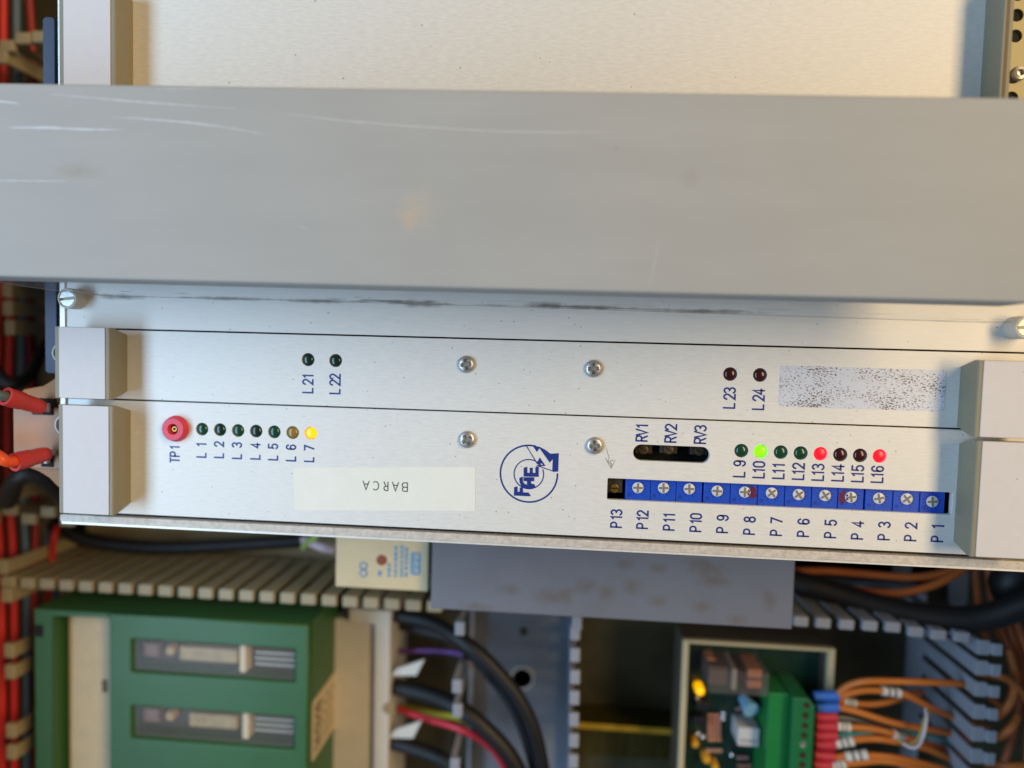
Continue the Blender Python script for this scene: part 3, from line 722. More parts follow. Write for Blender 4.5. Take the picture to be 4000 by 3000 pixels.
# ------------------------------------------------------------------ slotted wiring ducts
def finger_mesh(name, w=7.4, tipw=8.2, hgt=58, lean=4.5, tipd=5.2, neck=False):
    """slat standing below z=0 in the local xz plane, tip folded towards +y"""
    mb = MB()
    mb.box(-w / 2, w / 2, -0.8, 0.8, -hgt, -3.2)
    if neck:
        mb.box(-w / 2, w / 2, -0.8, 4.6, -3.2, -1.8, 0.3)
        mb.box(-tipw / 2, tipw / 2, 5.2, 5.2 + tipd, -1.5, 0, 0.5)
        mb.box(-w / 2 + 1, w / 2 - 1, 4.2, 5.6, -2.6, -1.2)
    else:
        mb.box(-tipw / 2, tipw / 2, -0.8, tipd, -3.2, 0, 0.8)
    return mb.mesh(name)
F_cream = finger_mesh('finger'); F_cream.materials.append(M_duct)
F_grey = finger_mesh('finger', 6.6, 7.4, 58, tipd=4.4); F_grey.materials.append(M_gduct)
F_neck = finger_mesh('finger', 7.4, 6.0, 58, tipd=4.6, neck=True); F_neck.materials.append(M_gduct)
def channel(parent, x0, x1, y0, y1, m, open_axis):
    mb = MB(); mb.box(x0, x1, y0, y1, -149.9, -147.5)
    if open_axis == 'x': mb.box(x0, x1, y0, y0 + 1.6, -147.5, -137); mb.box(x0, x1, y1 - 1.6, y1, -147.5, -137)
    else: mb.box(x0, x0 + 1.6, y0, y1, -147.5, -137); mb.box(x1 - 1.6, x1, y0, y1, -147.5, -137)
    return mb.build('channel', m, parent)
# cream duct running along below the rack
dA = thing('wiring_duct', 'cream slotted wiring duct running past the green relay unit', 'wiring duct', (-150, -100, -150))
channel(dA, -300, -40, -123, -81, M_duct, 'x')
for k in range(22):
    x = -281.4 + 11.32 * k
    piece('finger', F_cream, M_duct, dA, (x, -119.6, -80), math.pi)
for k in range(6):
    piece('finger', F_cream, M_duct, dA, (-291 + 11.1 * k, -84.0, -80 if k < 4 else -80), 0 if k % 2 else math.pi)
for k in range(17):
    piece('finger', F_cream, M_duct, dA, (-224.4 + 11.1 * k, -80.4, -80), 0)
# cream duct at the left edge
dB = thing('wiring_duct', 'cream slotted wiring duct full of red and blue wires', 'wiring duct', (-300, 0, -150))
channel(dB, -318, -276, -260, 90, M_duct, 'y')
for q in [(-279.16, 37.81), (-278.97, 28.1), (-277.91, 17.83), (-280.71, -73.15), (-283.86, -113.59), (-281.5, -129.32), (-280.2, -160.45), (-279.88, -172.43), (-279.64, -206.03), (-279.48, -218.32)]:
    piece('finger', F_cream, M_duct, dB, (q[0] + 1.5, q[1], -80), math.pi / 2)
# cream duct corner at the top left
dC = thing('wiring_duct', 'cream slotted wiring duct end behind the blank module', 'wiring duct', (-250, 135, -150))
for q, rz in zip([(-274.35, 166.11), (-265.4, 169.92), (-256.38, 170.61), (-275.14, 158.97)], (math.pi, math.pi, math.pi, math.pi / 2)):
    piece('finger', F_cream, M_duct, dC, (q[0], q[1], -75), rz)
mb = MB(); mb.box(-330, -215, 120, 124, -149.9, -130); mb.box(-330, -215, 124, 165, -149.9, -147); mb.build('channel', M_duct, dC)
# grey duct standing between relay unit and circuit board
dD = thing('wiring_duct', 'grey wiring duct with black cables curving through it', 'wiring duct', (0, -180, -150))
xl = (-29.98, -147.59)[0]; xr = (30.07, -143.72)[0]
hl = [(-0.2, -189.7), (-0.31, -160.42)]
mb = MB(); mb.box(xl - 2, xl - 0.4, -260, -118, -149.9, -137); mb.box(xr - 0.8, xr + 0.8, -260, -118, -149.9, -137); mb.build('side_wall', M_gduct, dD)
sheet('duct_floor', [(xl, -260), (xr - 1, -260), (xr - 1, -118), (xl, -118)], [[(hl[0][0] + 3.6 * math.cos(t * .3142), hl[0][1] + 6.2 * math.sin(t * .3142)) for t in range(20)], circle(hl[1], 2.6, 18)], -149.9, -147.4, mat('grey_duct_floor', (112, 120, 132), 0.45, mottle=0.12, mscale=40), dD)
mb = MB(); mb.lathe([(7.4, 0), (7.4, 0.9), (6.9, 1.2), (6.3, 0.9), (6.3, 0)], (hl[0][0], hl[0][1], -147.4), 32); mb.build('washer', mat('pale_washer', (206, 206, 200), 0.4), dD, True)
for q in [(30.52, -126.08), (29.8, -131.58), (30.06, -143.11), (30.43, -154.68), (30.48, -165.69), (30.55, -177.35), (30.91, -188.42), (30.96, -199.54), (31.32, -210.67)]:
    piece('finger', F_grey, M_gduct, dD, (q[0] - 1.8, q[1], -80), -math.pi / 2)
for q in [(-30.2, -132.81), (-30.94, -163.75), (-30.39, -176.77), (-31.05, -206.22)]:
    piece('finger', F_grey, M_gduct, dD, (q[0] - 1.8, q[1], -80), -math.pi / 2)
# grey duct under the rack, right hand
dE = thing('wiring_duct', 'grey slotted wiring duct edge beside the grey steel box', 'wiring duct', (150, -110, -150))
tips = [(141.95, -118.32), (152.8, -118.57), (164.09, -118.68), (175.32, -118.63), (186.24, -118.66), (197.2, -120.35), (208.06, -121.26), (219.09, -121.72)]
for k, q in enumerate(tips): piece('finger', F_grey, M_gduct, dE, (q[0], q[1] + 1.6, -80), math.pi - 0.03)
mb = MB(); mb.box(tips[0][0] - 6, tips[-1][0] + 8, tips[0][1] + 1, tips[0][1] + 2.6, -149.9, -137); mb.build('side_wall', M_gduct, dE)
# grey duct at the right edge
dF = thing('wiring_duct', 'grey slotted wiring duct that the orange wires enter', 'wiring duct', (235, -180, -150))
nk = [(236.08, -126.77), (236.83, -137.12), (236.79, -147.92), (235.87, -159.39), (235.28, -170.69), (235.27, -181.98), (234.89, -193.03)]
xw = nk[3][0] - 7.5
for k, q in enumerate(nk): piece('finger', F_neck, M_gduct, dF, (xw, q[1] - 0.3, -80), -math.pi / 2)
mb = MB(); mb.box(xw - 0.8, xw + 0.8, -262, nk[0][1] + 8, -149.9, -134); mb.build('side_wall', M_gduct, dF)

# ------------------------------------------------------------------ loose wires
def wire(name, label, cat, pts, r, rgb, group=None, rough=0.45, n=10):
    mb = MB(); mb.tube(pts, r, n)
    o = mb.build(name, mat('wire_%d_%d_%d' % rgb, rgb, 0.55 if max(rgb) < 40 else rough, mottle=0.06, mscale=120), None, True)
    return tag(o, label, cat, group)
def updown(px, z, r, rgb, label, y0=-260, y1=290, py=2150, group='wires in the left duct'):
    x, y = px
    pts = [(x + 1.6 * math.sin(i * 1.7 + x), y0 + (y1 - y0) * i / 8, z + 1.2 * math.sin(i * 2.3 + x)) for i in range(9)]
    wire('wire', label, 'wire', pts, r, rgb, group)
RED, DRED, BLU, BLK = (208, 46, 46), (150, 34, 38), (86, 112, 138), (26, 25, 28)
for (q, z, r_, rgb, lab) in (((-301.72, -111.02), -98, 2.2, RED, 'outermost red wire in the cream duct beside the rack'), ((-295.55, -110.7), -100, 2.1, RED, 'red wire between the outermost red and the black wire'),
                       ((-292.54, -110.55), -112, 2.0, BLK, 'black wire in the cream duct behind the blue one'), ((-289.39, -110.38), -102, 2.0, BLU, 'blue grey wire in the cream duct between red wires'), ((-285.3, -110.17), -104, 1.9, DRED, 'dark red wire in the cream duct beside the blue one')):
    updown(q, z, r_, rgb, lab)
wire('wire', 'short red wire end below the duct fingers', 'wire', [(-277.44, -99.45, -112), (-275.92, -104.43, -108), (-278.7, -114.33, -110), (-282.09, -136.81, -112), (-285.71, -145.55, -114)], 1.8, RED)
wire('wire', 'short blue grey wire under the duct fingers', 'wire', [(-286.61, -101.46, -118), (-285.1, -109.65, -114), (-286.31, -119.03, -114), (-280.44, -137.43, -114), (-280.48, -150.71, -116)], 1.8, BLU)
wire('wire', 'red wire behind the black bracket foot', 'wire', [(-303.55, 10.69, -118), (-298.73, 0.16, -116), (-296.74, -11.97, -116), (-297.38, -24.36, -118)], 2.2, DRED)
wire('cable', 'black cable looping behind the orange connector', 'cable', [(-269.2, -4.87, -60), (-259.19, -10.99, -58), (-259.55, -7.57, -70), (-270.16, 1.27, -90), (-288.13, 11.12, -120)], 3.2, BLK)
wire('cable', 'dark brown cable below the orange connector', 'cable', [(-271.73, -74.46, -70), (-258.68, -61.03, -60), (-250.27, -56.7, -60), (-245.41, -61.61, -66), (-246.45, -75.55, -80)], 4.6, (44, 36, 32))
wire('cable', 'dark cable inside the cream duct under the rack', 'cable', [(-285.76, -98.29, -118), (-262.84, -108.66, -120), (-222.35, -111.3, -120), (-175.6, -107.95, -122), (-129.69, -103.4, -125)], 4.2, (18, 16, 16))

# ------------------------------------------------------------------ green relay unit
gr = thing('relay_unit', 'green plastic relay unit with two clear windows', 'relay unit', (-170, -170, -150))
M_green = mat('green_plastic', (52, 98, 54), 0.42, mottle=0.1, mscale=40, bump=0.04, bscale=500)
fx0 = (-257.75, -138.75)[0]; fx1 = (-107.39, -148)[0]; fy1 = (-137.82, -131.54)[1]
rx0 = (-248.13, -163.37)[0]; rx1 = (-215.29, -161.21)[0]
wA = ((-203.05, -154.16)[0], (-114.11, -152.1)[0], (-137.58, -162.27)[1], (-137.72, -144.42)[1])
wB = (wA[0], wA[1], (-137.29, -198.25)[1], (-137.43, -180.53)[1])
sheet('cover', [(rx1, -262), (fx1, -262), (fx1, fy1), (rx1, fy1)], [rrect(*wA, 0.8), rrect(*wB, 0.8)], -76, -70, M_green, gr, 0.8)
s = MB(); s.box(rx1 + 0.05, fx1 - 0.05, -261, fy1 - 0.05, -117, -92); s.build('housing', M_green, gr)
s = MB(); s.box(fx1 - 1.8, fx1 - 0.02, -261.5, fy1 - 0.02, -92, -76.1); s.box(rx1 + 0.02, fx1 - 1.8, fy1 - 1.8, fy1 - 0.02, -92, -76.1); s.box(rx1 + 0.02, rx1 + 1.8, -261.5, fy1 - 1.8, -92, -76.1); s.build('housing_wall', M_green, gr)
s = MB(); s.prism([(fx0, -262), (rx0, -262), (rx0, fy1 - 2.6), (rx1 + 0.1, fy1 - 2.6), (rx1 + 0.1, fy1 - 0.1), (fx0, fy1 - 0.1)], -117, -70.3, 0.6); fr = s.build('end_frame', M_green, gr)
q = (-255.17, -143.32); s = MB(); s.box(q[0] - 2.6, q[0] + 2.6, q[1] - 3.2, q[1] + 3.2, -70.4, -70.1); s.build('square_hole', M_dark, fr)
cx0 = (-245.76, -174.47)[0]
s = MB(); s.box(cx0, rx1 - 0.3, -262, fy1 - 3.2, -118, -80, 0.4); s.build('marker_strip', M_cream, gr)
s = MB(); s.box(rx0 + 0.05, cx0 - 0.1, -262, fy1 - 2.7, -118, -100); s.build('strip_groove', M_dark, gr)
q = (-224.88, -176.21); s = MB(); s.box(q[0] - 1.4, q[0] + 1.4, q[1] - 3.4, q[1] + 3.4, -80.1, -79.6); s.build('notch', mat('notch_brown', (112, 92, 66), 0.6), gr)
M_clear = mat('clear_cover', (215, 212, 205), 0.1, alpha=0.06, spec=0.5)
for k, w in enumerate((wA, wB)):
    yc = (w[2] + w[3]) / 2; L_ = w[1] - w[0]
    s = MB(); s.box(w[0] + .4, w[1] - .4, w[2] + .4, w[3] - .4, -91.9, -82, 0.2); re = s.build('plug_relay', mat('relay_base', (62, 54, 46), 0.5, mottle=0.3, mscale=150), gr)
    s = MB(); s.box(w[0] + L_ * .02, w[0] + L_ * .12, yc - 3.5, yc + 3.5, -82, -77, 0.4); s.build('coil_end', mat('relay_brown', (112, 84, 74), 0.5), re)
    s = MB(); s.lathe([(2.8, 0), (2.8, 4), (2.2, 5), (0, 5)], (w[0] + L_ * 0.19, yc + 0.2, -82), 20); s.build('coil', mat('coil_tan', (172, 146, 100), 0.5), re, True)
    s = MB(); s.box(w[0] + L_ * (.26 + .06 * k), w[0] + L_ * (.62), yc - 3.6, yc + 3.8, -82, -75.5, 0.8); s.build('coil_wrap', mat('coil_paper', (170, 150, 110), 0.5, mottle=0.35, mscale=250), re)
    s = MB(); s.box(w[0] + L_ * (.64 + .02 * k), w[0] + L_ * (.68 + .02 * k), w[2] + 1.4, w[3] - 1.0, -82, -74.5, 0.4); s.build('yoke', mat('ivory_yoke', (206, 190, 160), 0.5), re)
    for e in range(3):
        s = MB(); s.box(w[0] + L_ * .72, w[1] - 3, yc - 4.2 + 3.1 * e, yc - 2.9 + 3.1 * e, -82, -77, 0.3); s.build('contact_spring', mat('dull_silver', (164, 158, 146), 0.4, 0.6), re)
    s = MB(); s.box(w[0] + .3, w[1] - .3, w[2] + .3, w[3] - .3, -72.6, -71.8, 0.2); s.build('window', M_clear, re)
# type label on the dark side wall
sl = mat('sticker_paper', (206, 188, 152), 0.55, mottle=0.1, mscale=200)
yA, yB = (-107.05, -175.58)[1], (-106.64, -208.97)[1]
s = MB(); pr = rrect(0, 44, yB, yA, 3.0)
v = s._add([(fx1 + 0.05, y, -76.5 - u * 0.86) for u, y in pr] + [(fx1 + 0.25, y, -76.5 - u * 0.86) for u, y in pr], [tuple(range(len(pr))), tuple(range(len(pr), 2 * len(pr)))[::-1]] + [(i, (i + 1) % len(pr), len(pr) + (i + 1) % len(pr), len(pr) + i) for i in range(len(pr))])
tl = s.build('type_label', sl, gr)
s = MB(); rr = random.Random(3)
for row in range(7):
    u0 = 5 + row * 5.2; y = yB + 4
    while y < yA - 6:
        L_ = rr.uniform(1.5, 5.5) if row != 1 else rr.uniform(5, 9)
        hgt = 1.3 if row > 1 else 3.0
        s.box(fx1 + 0.26, fx1 + 0.31, y, min(y + L_, yA - 4), -76.5 - (u0 + hgt) * 0.86, -76.5 - u0 * 0.86); y += L_ + rr.uniform(0.8, 2.5)
s.build('print', mat('label_print', (84, 70, 58), 0.6), tl)

# ------------------------------------------------------------------ cream socket base beside it
so = thing('socket_base', 'ivory plastic socket base right of the green relay unit', 'socket base', (-110, -180, -150))
M_iv = mat('ivory_socket', (204, 198, 186), 0.45, mottle=0.06, mscale=100)
ax0 = (-104.12, -169.74)[0]; ax1 = (-82.39, -165.6)[0]; ax2 = (-73.92, -163.22)[0]; ay1 = (-81.1, -136.8)[1]; ay2 = (-88.87, -144.57)[1]
s = MB(); s.box(ax0 - 4, ax1, -262, ay2, -149.9, -112, 0.6); s.build('body', M_iv, so)
s = MB(); s.prism([(ax1 + 0.2, -262), (ax2, -262), (ax2, ay1), (ax0 + 6, ay1), (ax0 + 6, ay2 + 0.3), (ax1 + 0.2, ay2 + 0.3)], -149.9, -108, 0.6); s.build('rim', M_iv, so)
q = (-74.04, -192.98); s = MB(); s.lathe([(3.4, 0), (3.4, 0.4), (2.9, 0.5), (0, 0.3)], (q[0], q[1], -108), 20); s.build('rivet', mat('tan_rivet', (150, 128, 92), 0.5), so, True)
for P_ in ([(-74.22, -175.55), (-58.14, -172.44), (-53.33, -162.14), (-70.26, -170.67)], [(-74.56, -212.21), (-59.4, -209.24), (-54.26, -197.75), (-70.93, -206.81)]):
    s = MB(); s.prism(P_, -112, -110.5, 0.3)
    for v in s.bm.verts: v.co.z += (v.co.x - P_[0][0]) * 0.25
    s.build('marker_tab', M_iv, so)

# ------------------------------------------------------------------ cables in the middle
wire('cable', 'thick black cable arching highest over the duct floor', 'cable', [(-75.92, -142.55, -118), (-51.26, -141.59, -108), (-31.63, -145.09, -95), (-17.03, -154.15, -92), (0.08, -172.76, -92), (10.26, -194.41, -94), (16.55, -223.7, -98)], 4.0, (15, 15, 18))
wire('cable', 'black cable curving through the grey duct below the thick one', 'cable', [(-75.12, -185.27, -118), (-50.35, -183.79, -108), (-31.14, -185.26, -98), (-16.47, -194.66, -96), (-3.44, -208.09, -96), (6.81, -227.38, -98)], 4.6, (16, 16, 18))
wire('cable', 'black cable leaving the ivory socket lowest', 'cable', [(-78.59, -216.75, -116), (-56.4, -218.84, -112), (-37.69, -223.27, -108), (-23.75, -235.96, -105)], 4.2, (18, 17, 20))
wire('cable', 'slim dark grey cable beside the thick black cable', 'cable', [(-74.15, -153.42, -130), (-37.05, -152.76, -112), (-21.1, -162.88, -104), (-4.68, -181.17, -102), (5.9, -203.72, -102), (12.2, -227.96, -104)], 3.0, (30, 29, 34))
wire('wire', 'violet wire curving into the grey duct', 'wire', [(-76.47, -169.17, -128), (-57.05, -165.67, -124), (-37.8, -162.97, -118), (-26.48, -164.02, -112), (-18.93, -172.47, -112)], 1.5, (104, 56, 128))
wire('wire', 'red wire curving down between black cables', 'wire', [(-71.72, -202.1, -124), (-54.6, -201.94, -116), (-34.96, -200.21, -106), (-20.03, -205.36, -104), (-9.52, -213.68, -102), (-1.98, -227.79, -102)], 2.1, (206, 48, 62))
wire('wire', 'yellow green wire stub behind the marker tab', 'wire', [(-73.66, -204.94, -132), (-50.82, -205.92, -128), (-36.58, -205.69, -126), (-23.08, -214.48, -130)], 1.9, (196, 190, 40))
# rails
rl = MB(); y0 = (50.89, -206.01)[1]
x0_, x1_ = xr + 1.2, (98.27, -202.91)[0]
rl.extrude([(y0 + 1.5, -128), (y0 - 2.0, -128), (y0 - 2.0, -129.2), (y0 + 0.2, -129.2), (y0 + 0.2, -149.9), (y0 - 30, -149.9), (y0 - 30, -148.6), (y0 + 1.5 - 0.2, -148.6)], 'x', x0_, x1_)
rl = rl.build('mounting_rail', mat('olive_zinc', (92, 84, 40), 0.4, 0.7, mottle=0.4, mscale=120, stretch=(2.5, 0.15, 1)))
q = MB(); q.box(x0_, x1_, y0 - 1.9, y0 + 1.4, -127.98, -127.2, 0.3); q.build('rail_lip', mat('yellow_zinc', (226, 184, 60), 0.3, 0.6, mottle=0.3, mscale=60), rl)
tag(rl, 'yellow zinc mounting rail left of the circuit board', 'rail')

# ------------------------------------------------------------------ cream timer relay with blue print
ti = thing('timer_relay', 'cream relay with blue printing tucked under the rack edge', 'relay', (-55, -90, -150))
P_ = [(-89.41, -81.93), (-43.05, -81.44), (-42.99, -105.72), (-88.35, -106.18)]
tx0, tx1, ty0, ty1 = P_[0][0], P_[2][0], (P_[2][1] + P_[3][1]) / 2, -78
s = MB(); s.box(tx0, tx1, ty0, ty1, -149.9, -58, 0.8); s.build('case', mat('aged_cream', (222, 202, 160), 0.45, mottle=0.1, mscale=50), ti)
M_lb = mat('pale_blue_print', (96, 152, 190), 0.6)
q = (-66.25, -91.31); s = MB(); s.lathe([(2.6, 0.03), (2.6, 0.25), (2.0, 0.35), (1.8, 0.1), (0, 0.1)], (q[0], q[1], -58), 22); s.build('indicator', mat('rust_red', (150, 74, 50), 0.5), ti, True)
a = (-51.87, -86.23); b_ = (-46.82, -97.89)
s = MB(); s.prism(rrect(a[0], b_[0], b_[1], a[1], 1.6), -57.98, -57.9); blk = s.build('print_block', M_lb, ti)
s = MB()
for e, (y, L_) in enumerate(((b_[1] + 1.5, 2.6), (b_[1] + 5.0, 2.2), (b_[1] + 8.4, 2.4), (b_[1] + 11.6, 2.2))):
    s.ribbon([(a[0] + 1.4, y), (a[0] + 3.6, y), (a[0] + 3.6, y + 1.6), (a[0] + 1.4, y + 1.6)], 0.5, -57.86)
s.build('print_letters', mat('aged_cream', (222, 202, 160)), ti)
s = MB(); rr = random.Random(11)
for (x, y), (_, ye) in zip([(-62.43, -99.43), (-59.2, -99.25), (-56.21, -99.09), (-53.91, -98.97)], [(-62.55, -92.99), (-59.48, -84.56), (-56.5, -84.41), (-54.2, -84.29)]):
    while y < ye: 
        L_ = rr.uniform(0.9, 2.4); s.box(x - 0.75, x + 0.75, y, y + L_, -57.98, -57.92); y += L_ + rr.uniform(0.35, 0.9)
x, y = (-67.06, -99.22); s.box(x - 0.9, x + 0.9, y, y + 2.6, -57.98, -57.92)
for x, y in [(-75.19, -98.28), (-75.25, -94.58)]:
    s.ribbon(circle((x, y), 1.7, 16) + [circle((x, y), 1.7, 16)[0]], 0.8, -57.9)
s.build('print', M_lb, ti)
s = MB(); s.box(tx0 - 7, tx0 - 0.4, ty0 + 2, ty0 + 18, -110, -84, 0.8); s.build('terminal', mat('white_plastic', (196, 194, 190), 0.5), ti)
s = MB(); s.box(tx1 + 0.1, tx1 + 1.6, ty0 + 8, ty0 + 22, -149, -62, 0.4); s.build('clip', M_dark, ti)
wire('wire', 'pale pink wire beside the cream relay', 'wire', [(-119.5, -94.25, -95), (-110.12, -92.71, -84), (-103.59, -93.21, -80), (-98.77, -94.54, -82)], 2.6, (206, 180, 184))
wire('wire', 'green and yellow earth wire under the rack edge', 'wire', [(-118.8, -97.48, -92), (-112.66, -91.83, -84), (-107.66, -87.98, -80), (-104.71, -84.38, -80)], 1.9, (150, 172, 92))

# ------------------------------------------------------------------ grey steel box
RUST = [(*q_, a_, b_) for q_, a_, b_ in zip([(15.64, -101.87), (24.02, -101.39), (33.39, -95.99), (42.96, -98.49), (54.64, -94.81), (66.62, -101.38), (91.75, -90.35), (89.23, -85.1), (83.34, -82.43), (116.76, -97.9), (50.73, -84.15), (-2.52, -99.22), (86.48, -102.65), (102.87, -107.69), (-18.1, -108.73), (66.03, -85.75)], (5, 3, 4, 3, 3.5, 3, 5, 6, 4, 2.2, 3, 4, 3, 3, 5, 3), (3, 4, 3, 4, 3, 2, 2.5, 3, 2, 3.4, 2, 2, 2, 2, 1.6, 2))]
bx = thing('steel_box', 'blue grey steel box with rust stains below the rack', 'box', (40, -85, -150))
P_ = [(-39.9, -111.99), (127.45, -109.8), (128.03, -83.61)]
gx0, gx1, gy0 = P_[0][0], P_[1][0], (P_[0][1] + P_[1][1]) / 2
mg = mat('stained_grey_paint', (110, 114, 126), 0.55, 0.0, mottle=0.2, mscale=26, mcol=(92, 84, 68), bump=0.05, specks=0.1, speck_scale=40, speck_col=(112, 92, 58))
add_stains(mg, [(x - 40, y + 85, a_ * 2.0, b_ * 1.8, (92, 80, 58), 0.5) for x, y, a_, b_ in RUST])
s = MB(); s.box(gx0, gx1, gy0, -72, -52, -50, 0.5); s.build('lid', mg, bx)
s = MB(); s.box(gx0 + 1, gx1 - 1, gy0 + 1, -73, -149.9, -52.1, 0.3); s.build('case', mg, bx)

# ------------------------------------------------------------------ circuit board module in its tray
pc = thing('circuit_board_module', 'green circuit board in a cream tray wired with orange wires', 'circuit board', (120, -190, -150))
M_tray = mat('tray_cream', (182, 172, 140), 0.5, mottle=0.06, mscale=80)
ox0, oy1 = (88.1, -139.91); ix0, iy1 = (91.22, -141.62); ix1 = (163.77, -144.25)[0]; ox1 = (167.31, -144.02)[0]
s = MB(); s.box(ox0, ix0, -262, oy1, -104, -100, 0.5); s.build('tray_wall', M_tray, pc)
s = MB(); s.box(ix0 + .02, ix1 - .02, iy1, oy1, -104, -100.2, 0.4); s.build('tray_wall', M_tray, pc)
yb = (165.76, -160.41)[1]
s = MB(); s.box(ix1, ox1, -262, oy1 - .1, -104, -100.1, 0.4); s.build('tray_wall', M_tray, pc)
s = MB(); s.box(ix0 + .05, ix1 - .05, -262, iy1 - .05, -114, -112); bd = s.build('board', mat('green_solder_mask', (14, 50, 40), 0.3, mottle=0.35, mscale=160, stretch=(3, 0.4, 1), coat=0.3), pc)
s = MB(); s.box(ox0 + 8, ox1 - 8, -262, oy1 - 8, -149.9, -126.1); s.build('foot', M_dark, pc)
s = MB(); s.box(ix0, ix1, -262, iy1, -126, -124); s.build('tray_floor', M_tray, pc)
M_sh = mat('tray_shade_brown', (74, 66, 56), 0.6)  # tray walls below the rim, their shade painted in as dark brown
for bx_ in ((ox0 + .1, ix0, -262, oy1 - .1), (ix0, ix1, iy1, oy1 - .1), (ix1, ox1 - .1, -262, oy1 - .2)):
    s = MB(); s.box(*bx_, -126, -104.05); s.build('shaded_tray_wall', M_sh, pc)
# clear relay
P_ = [(99.33, -148.83), (129.6, -147.02), (129.63, -160.21), (99.84, -161.22)]
qx0, qx1, qy0, qy1 = P_[0][0], P_[1][0], P_[3][1], P_[0][1]
s = MB(); s.box(qx0, qx1, qy0, qy1, -112, -86, 0.8); rl_ = s.build('clear_relay', mat('smoked_clear', (150, 142, 140), 0.12, alpha=0.16), pc)
for (f0, f1, g0, g1, zz, rgb) in ((.04, .4, .1, .9, -93, (92, 78, 70)), (.42, .5, .05, .95, -90, (150, 140, 128)), (.56, .66, .2, .8, -95, (40, 34, 34)), (.7, .94, .55, .9, -92, (176, 110, 80)), (.7, .94, .1, .42, -92, (168, 104, 78)), (.06, .2, .9, .97, -100, (206, 140, 96))):
    s = MB(); s.box(qx0 + (qx1 - qx0) * f0, qx0 + (qx1 - qx0) * f1, qy0 + (qy1 - qy0) * g0, qy0 + (qy1 - qy0) * g1, -111, zz, 0.4); s.build('relay_core', mat('core_%d_%d_%d' % rgb, rgb, 0.45, 0.3), rl_)
q = (99.19, -169.91); s = MB(); s.lathe([(2.5, -6), (2.5, 0), (2.2, 1.2), (1.4, 2.1), (0, 2.5)], (q[0], q[1], -106), 20); s.build('led', mat('lit_amber_board_led', (250, 190, 20), 0.3, emit=(255, 178, 0), strength=1.1), pc, True, label='lit amber lamp')
a_, b_ = [(121.73, -171.2, -104), (124.03, -173.8, -96)]; s = MB(); s.tube([a_, b_], 2.6, 14, 4.4, 0); 
s.build('disc_capacitor', mat('light_blue_resin', (112, 164, 200), 0.4), pc, True)
P_ = [(118.41, -184.79), (129.52, -183.97), (130, -194.72), (118.88, -195.56)]
s = MB(); s.box(P_[0][0], P_[1][0], P_[2][1], P_[0][1], -112, -98, 0.4); wc = s.build('white_switch', mat('white_switch_body', (186, 188, 192), 0.5), pc)
s = MB()
for e in range(5):
    x = P_[0][0] + (P_[1][0] - P_[0][0]) * (0.14 + 0.16 * e); s.box(x, x + 0.9, P_[2][1] + 2, P_[0][1] - 6, -97.99, -97.9)
s.build('print', mat('grey_marks', (110, 112, 116), 0.6), wc)
for (a_, b_), rgb in (([(104.69, -185.4, -109.5), (111.55, -184.9, -109.5)], (190, 140, 120)), ([(104.8, -188.21, -109.5), (111.67, -187.71, -109.5)], (186, 136, 116)), ([(104.92, -190.96, -109.5), (111.79, -190.46, -109.5)], (190, 142, 120)), ([(105.03, -193.58, -109.5), (111.9, -193.08, -109.5)], (184, 138, 116)), ([(105.13, -196.21, -109.5), (112.01, -195.7, -109.5)], (190, 140, 118)), ([(105.56, -198.94, -109.5), (112.44, -198.43, -109.5)], (200, 150, 110)), ([(121.61, -208.13, -109.5), (127.2, -207.7, -109.5)], (196, 150, 140)), ([(122.12, -212.7, -109.5), (128.96, -212.17, -109.5)], (190, 150, 130)), ([(104.88, -205.32, -109.5), (113.01, -204.7, -109.5)], (180, 150, 130)), ([(119.79, -180.59, -109.5), (123.51, -180.32, -109.5)], (176, 150, 140))):
    s = MB(); s.tube([a_, b_], 0.95, 10, None, 0); rs = s.build('resistor', mat('res_%d' % rgb[0], rgb, 0.45), pc, True)
    s = MB(); A_, B_ = Vector(a_), Vector(b_)
    for f_ in (.25, .5, .75): s.tube([A_ + (B_ - A_) * (f_ - .04), A_ + (B_ - A_) * (f_ + .04)], 1.02, 10, None, 0)
    s.build('band', mat('res_band', (128, 40, 40), 0.5), rs)
for q, rgb, rr_ in (((97.73, -199.97), (206, 150, 40), 2.2), ((104.31, -208.3), (206, 156, 50), 2.4), ((109.15, -212.51), (206, 150, 40), 2.0)):
    s = MB(); s.lathe([(rr_, -6), (rr_, 0), (rr_ * .7, 1.2), (0, 1.6)], (q[0], q[1], -106), 16); s.build('bead_capacitor', mat('amber_bead', rgb, 0.4), pc, True)
for q in [(100.8, -177.82), (99.6, -186.31), (129.21, -174.53), (126.96, -165.07)]:
    s = MB(); s.box(q[0] - 3.4, q[0] + 3.4, q[1] - 2.2, q[1] + 2.2, -112, -104, 0.5); s.build('chip', mat('dark_chip', (26, 27, 36), 0.35), pc)
for q in [(98.55, -175.73), (133.75, -173.93), (133.88, -179.45), (133.82, -184.99), (99.69, -195.99), (102.59, -197.75), (113.26, -183.53), (113.07, -186.48), (118.62, -206.74)]:
    s = MB(); s.lathe([(1.3, -3), (1.2, 0.2), (0.5, 0.9), (0, 1.0)], (q[0], q[1], -109), 12); s.build('solder_post', mat('solder', (196, 200, 206), 0.25, 1.0), pc, True)
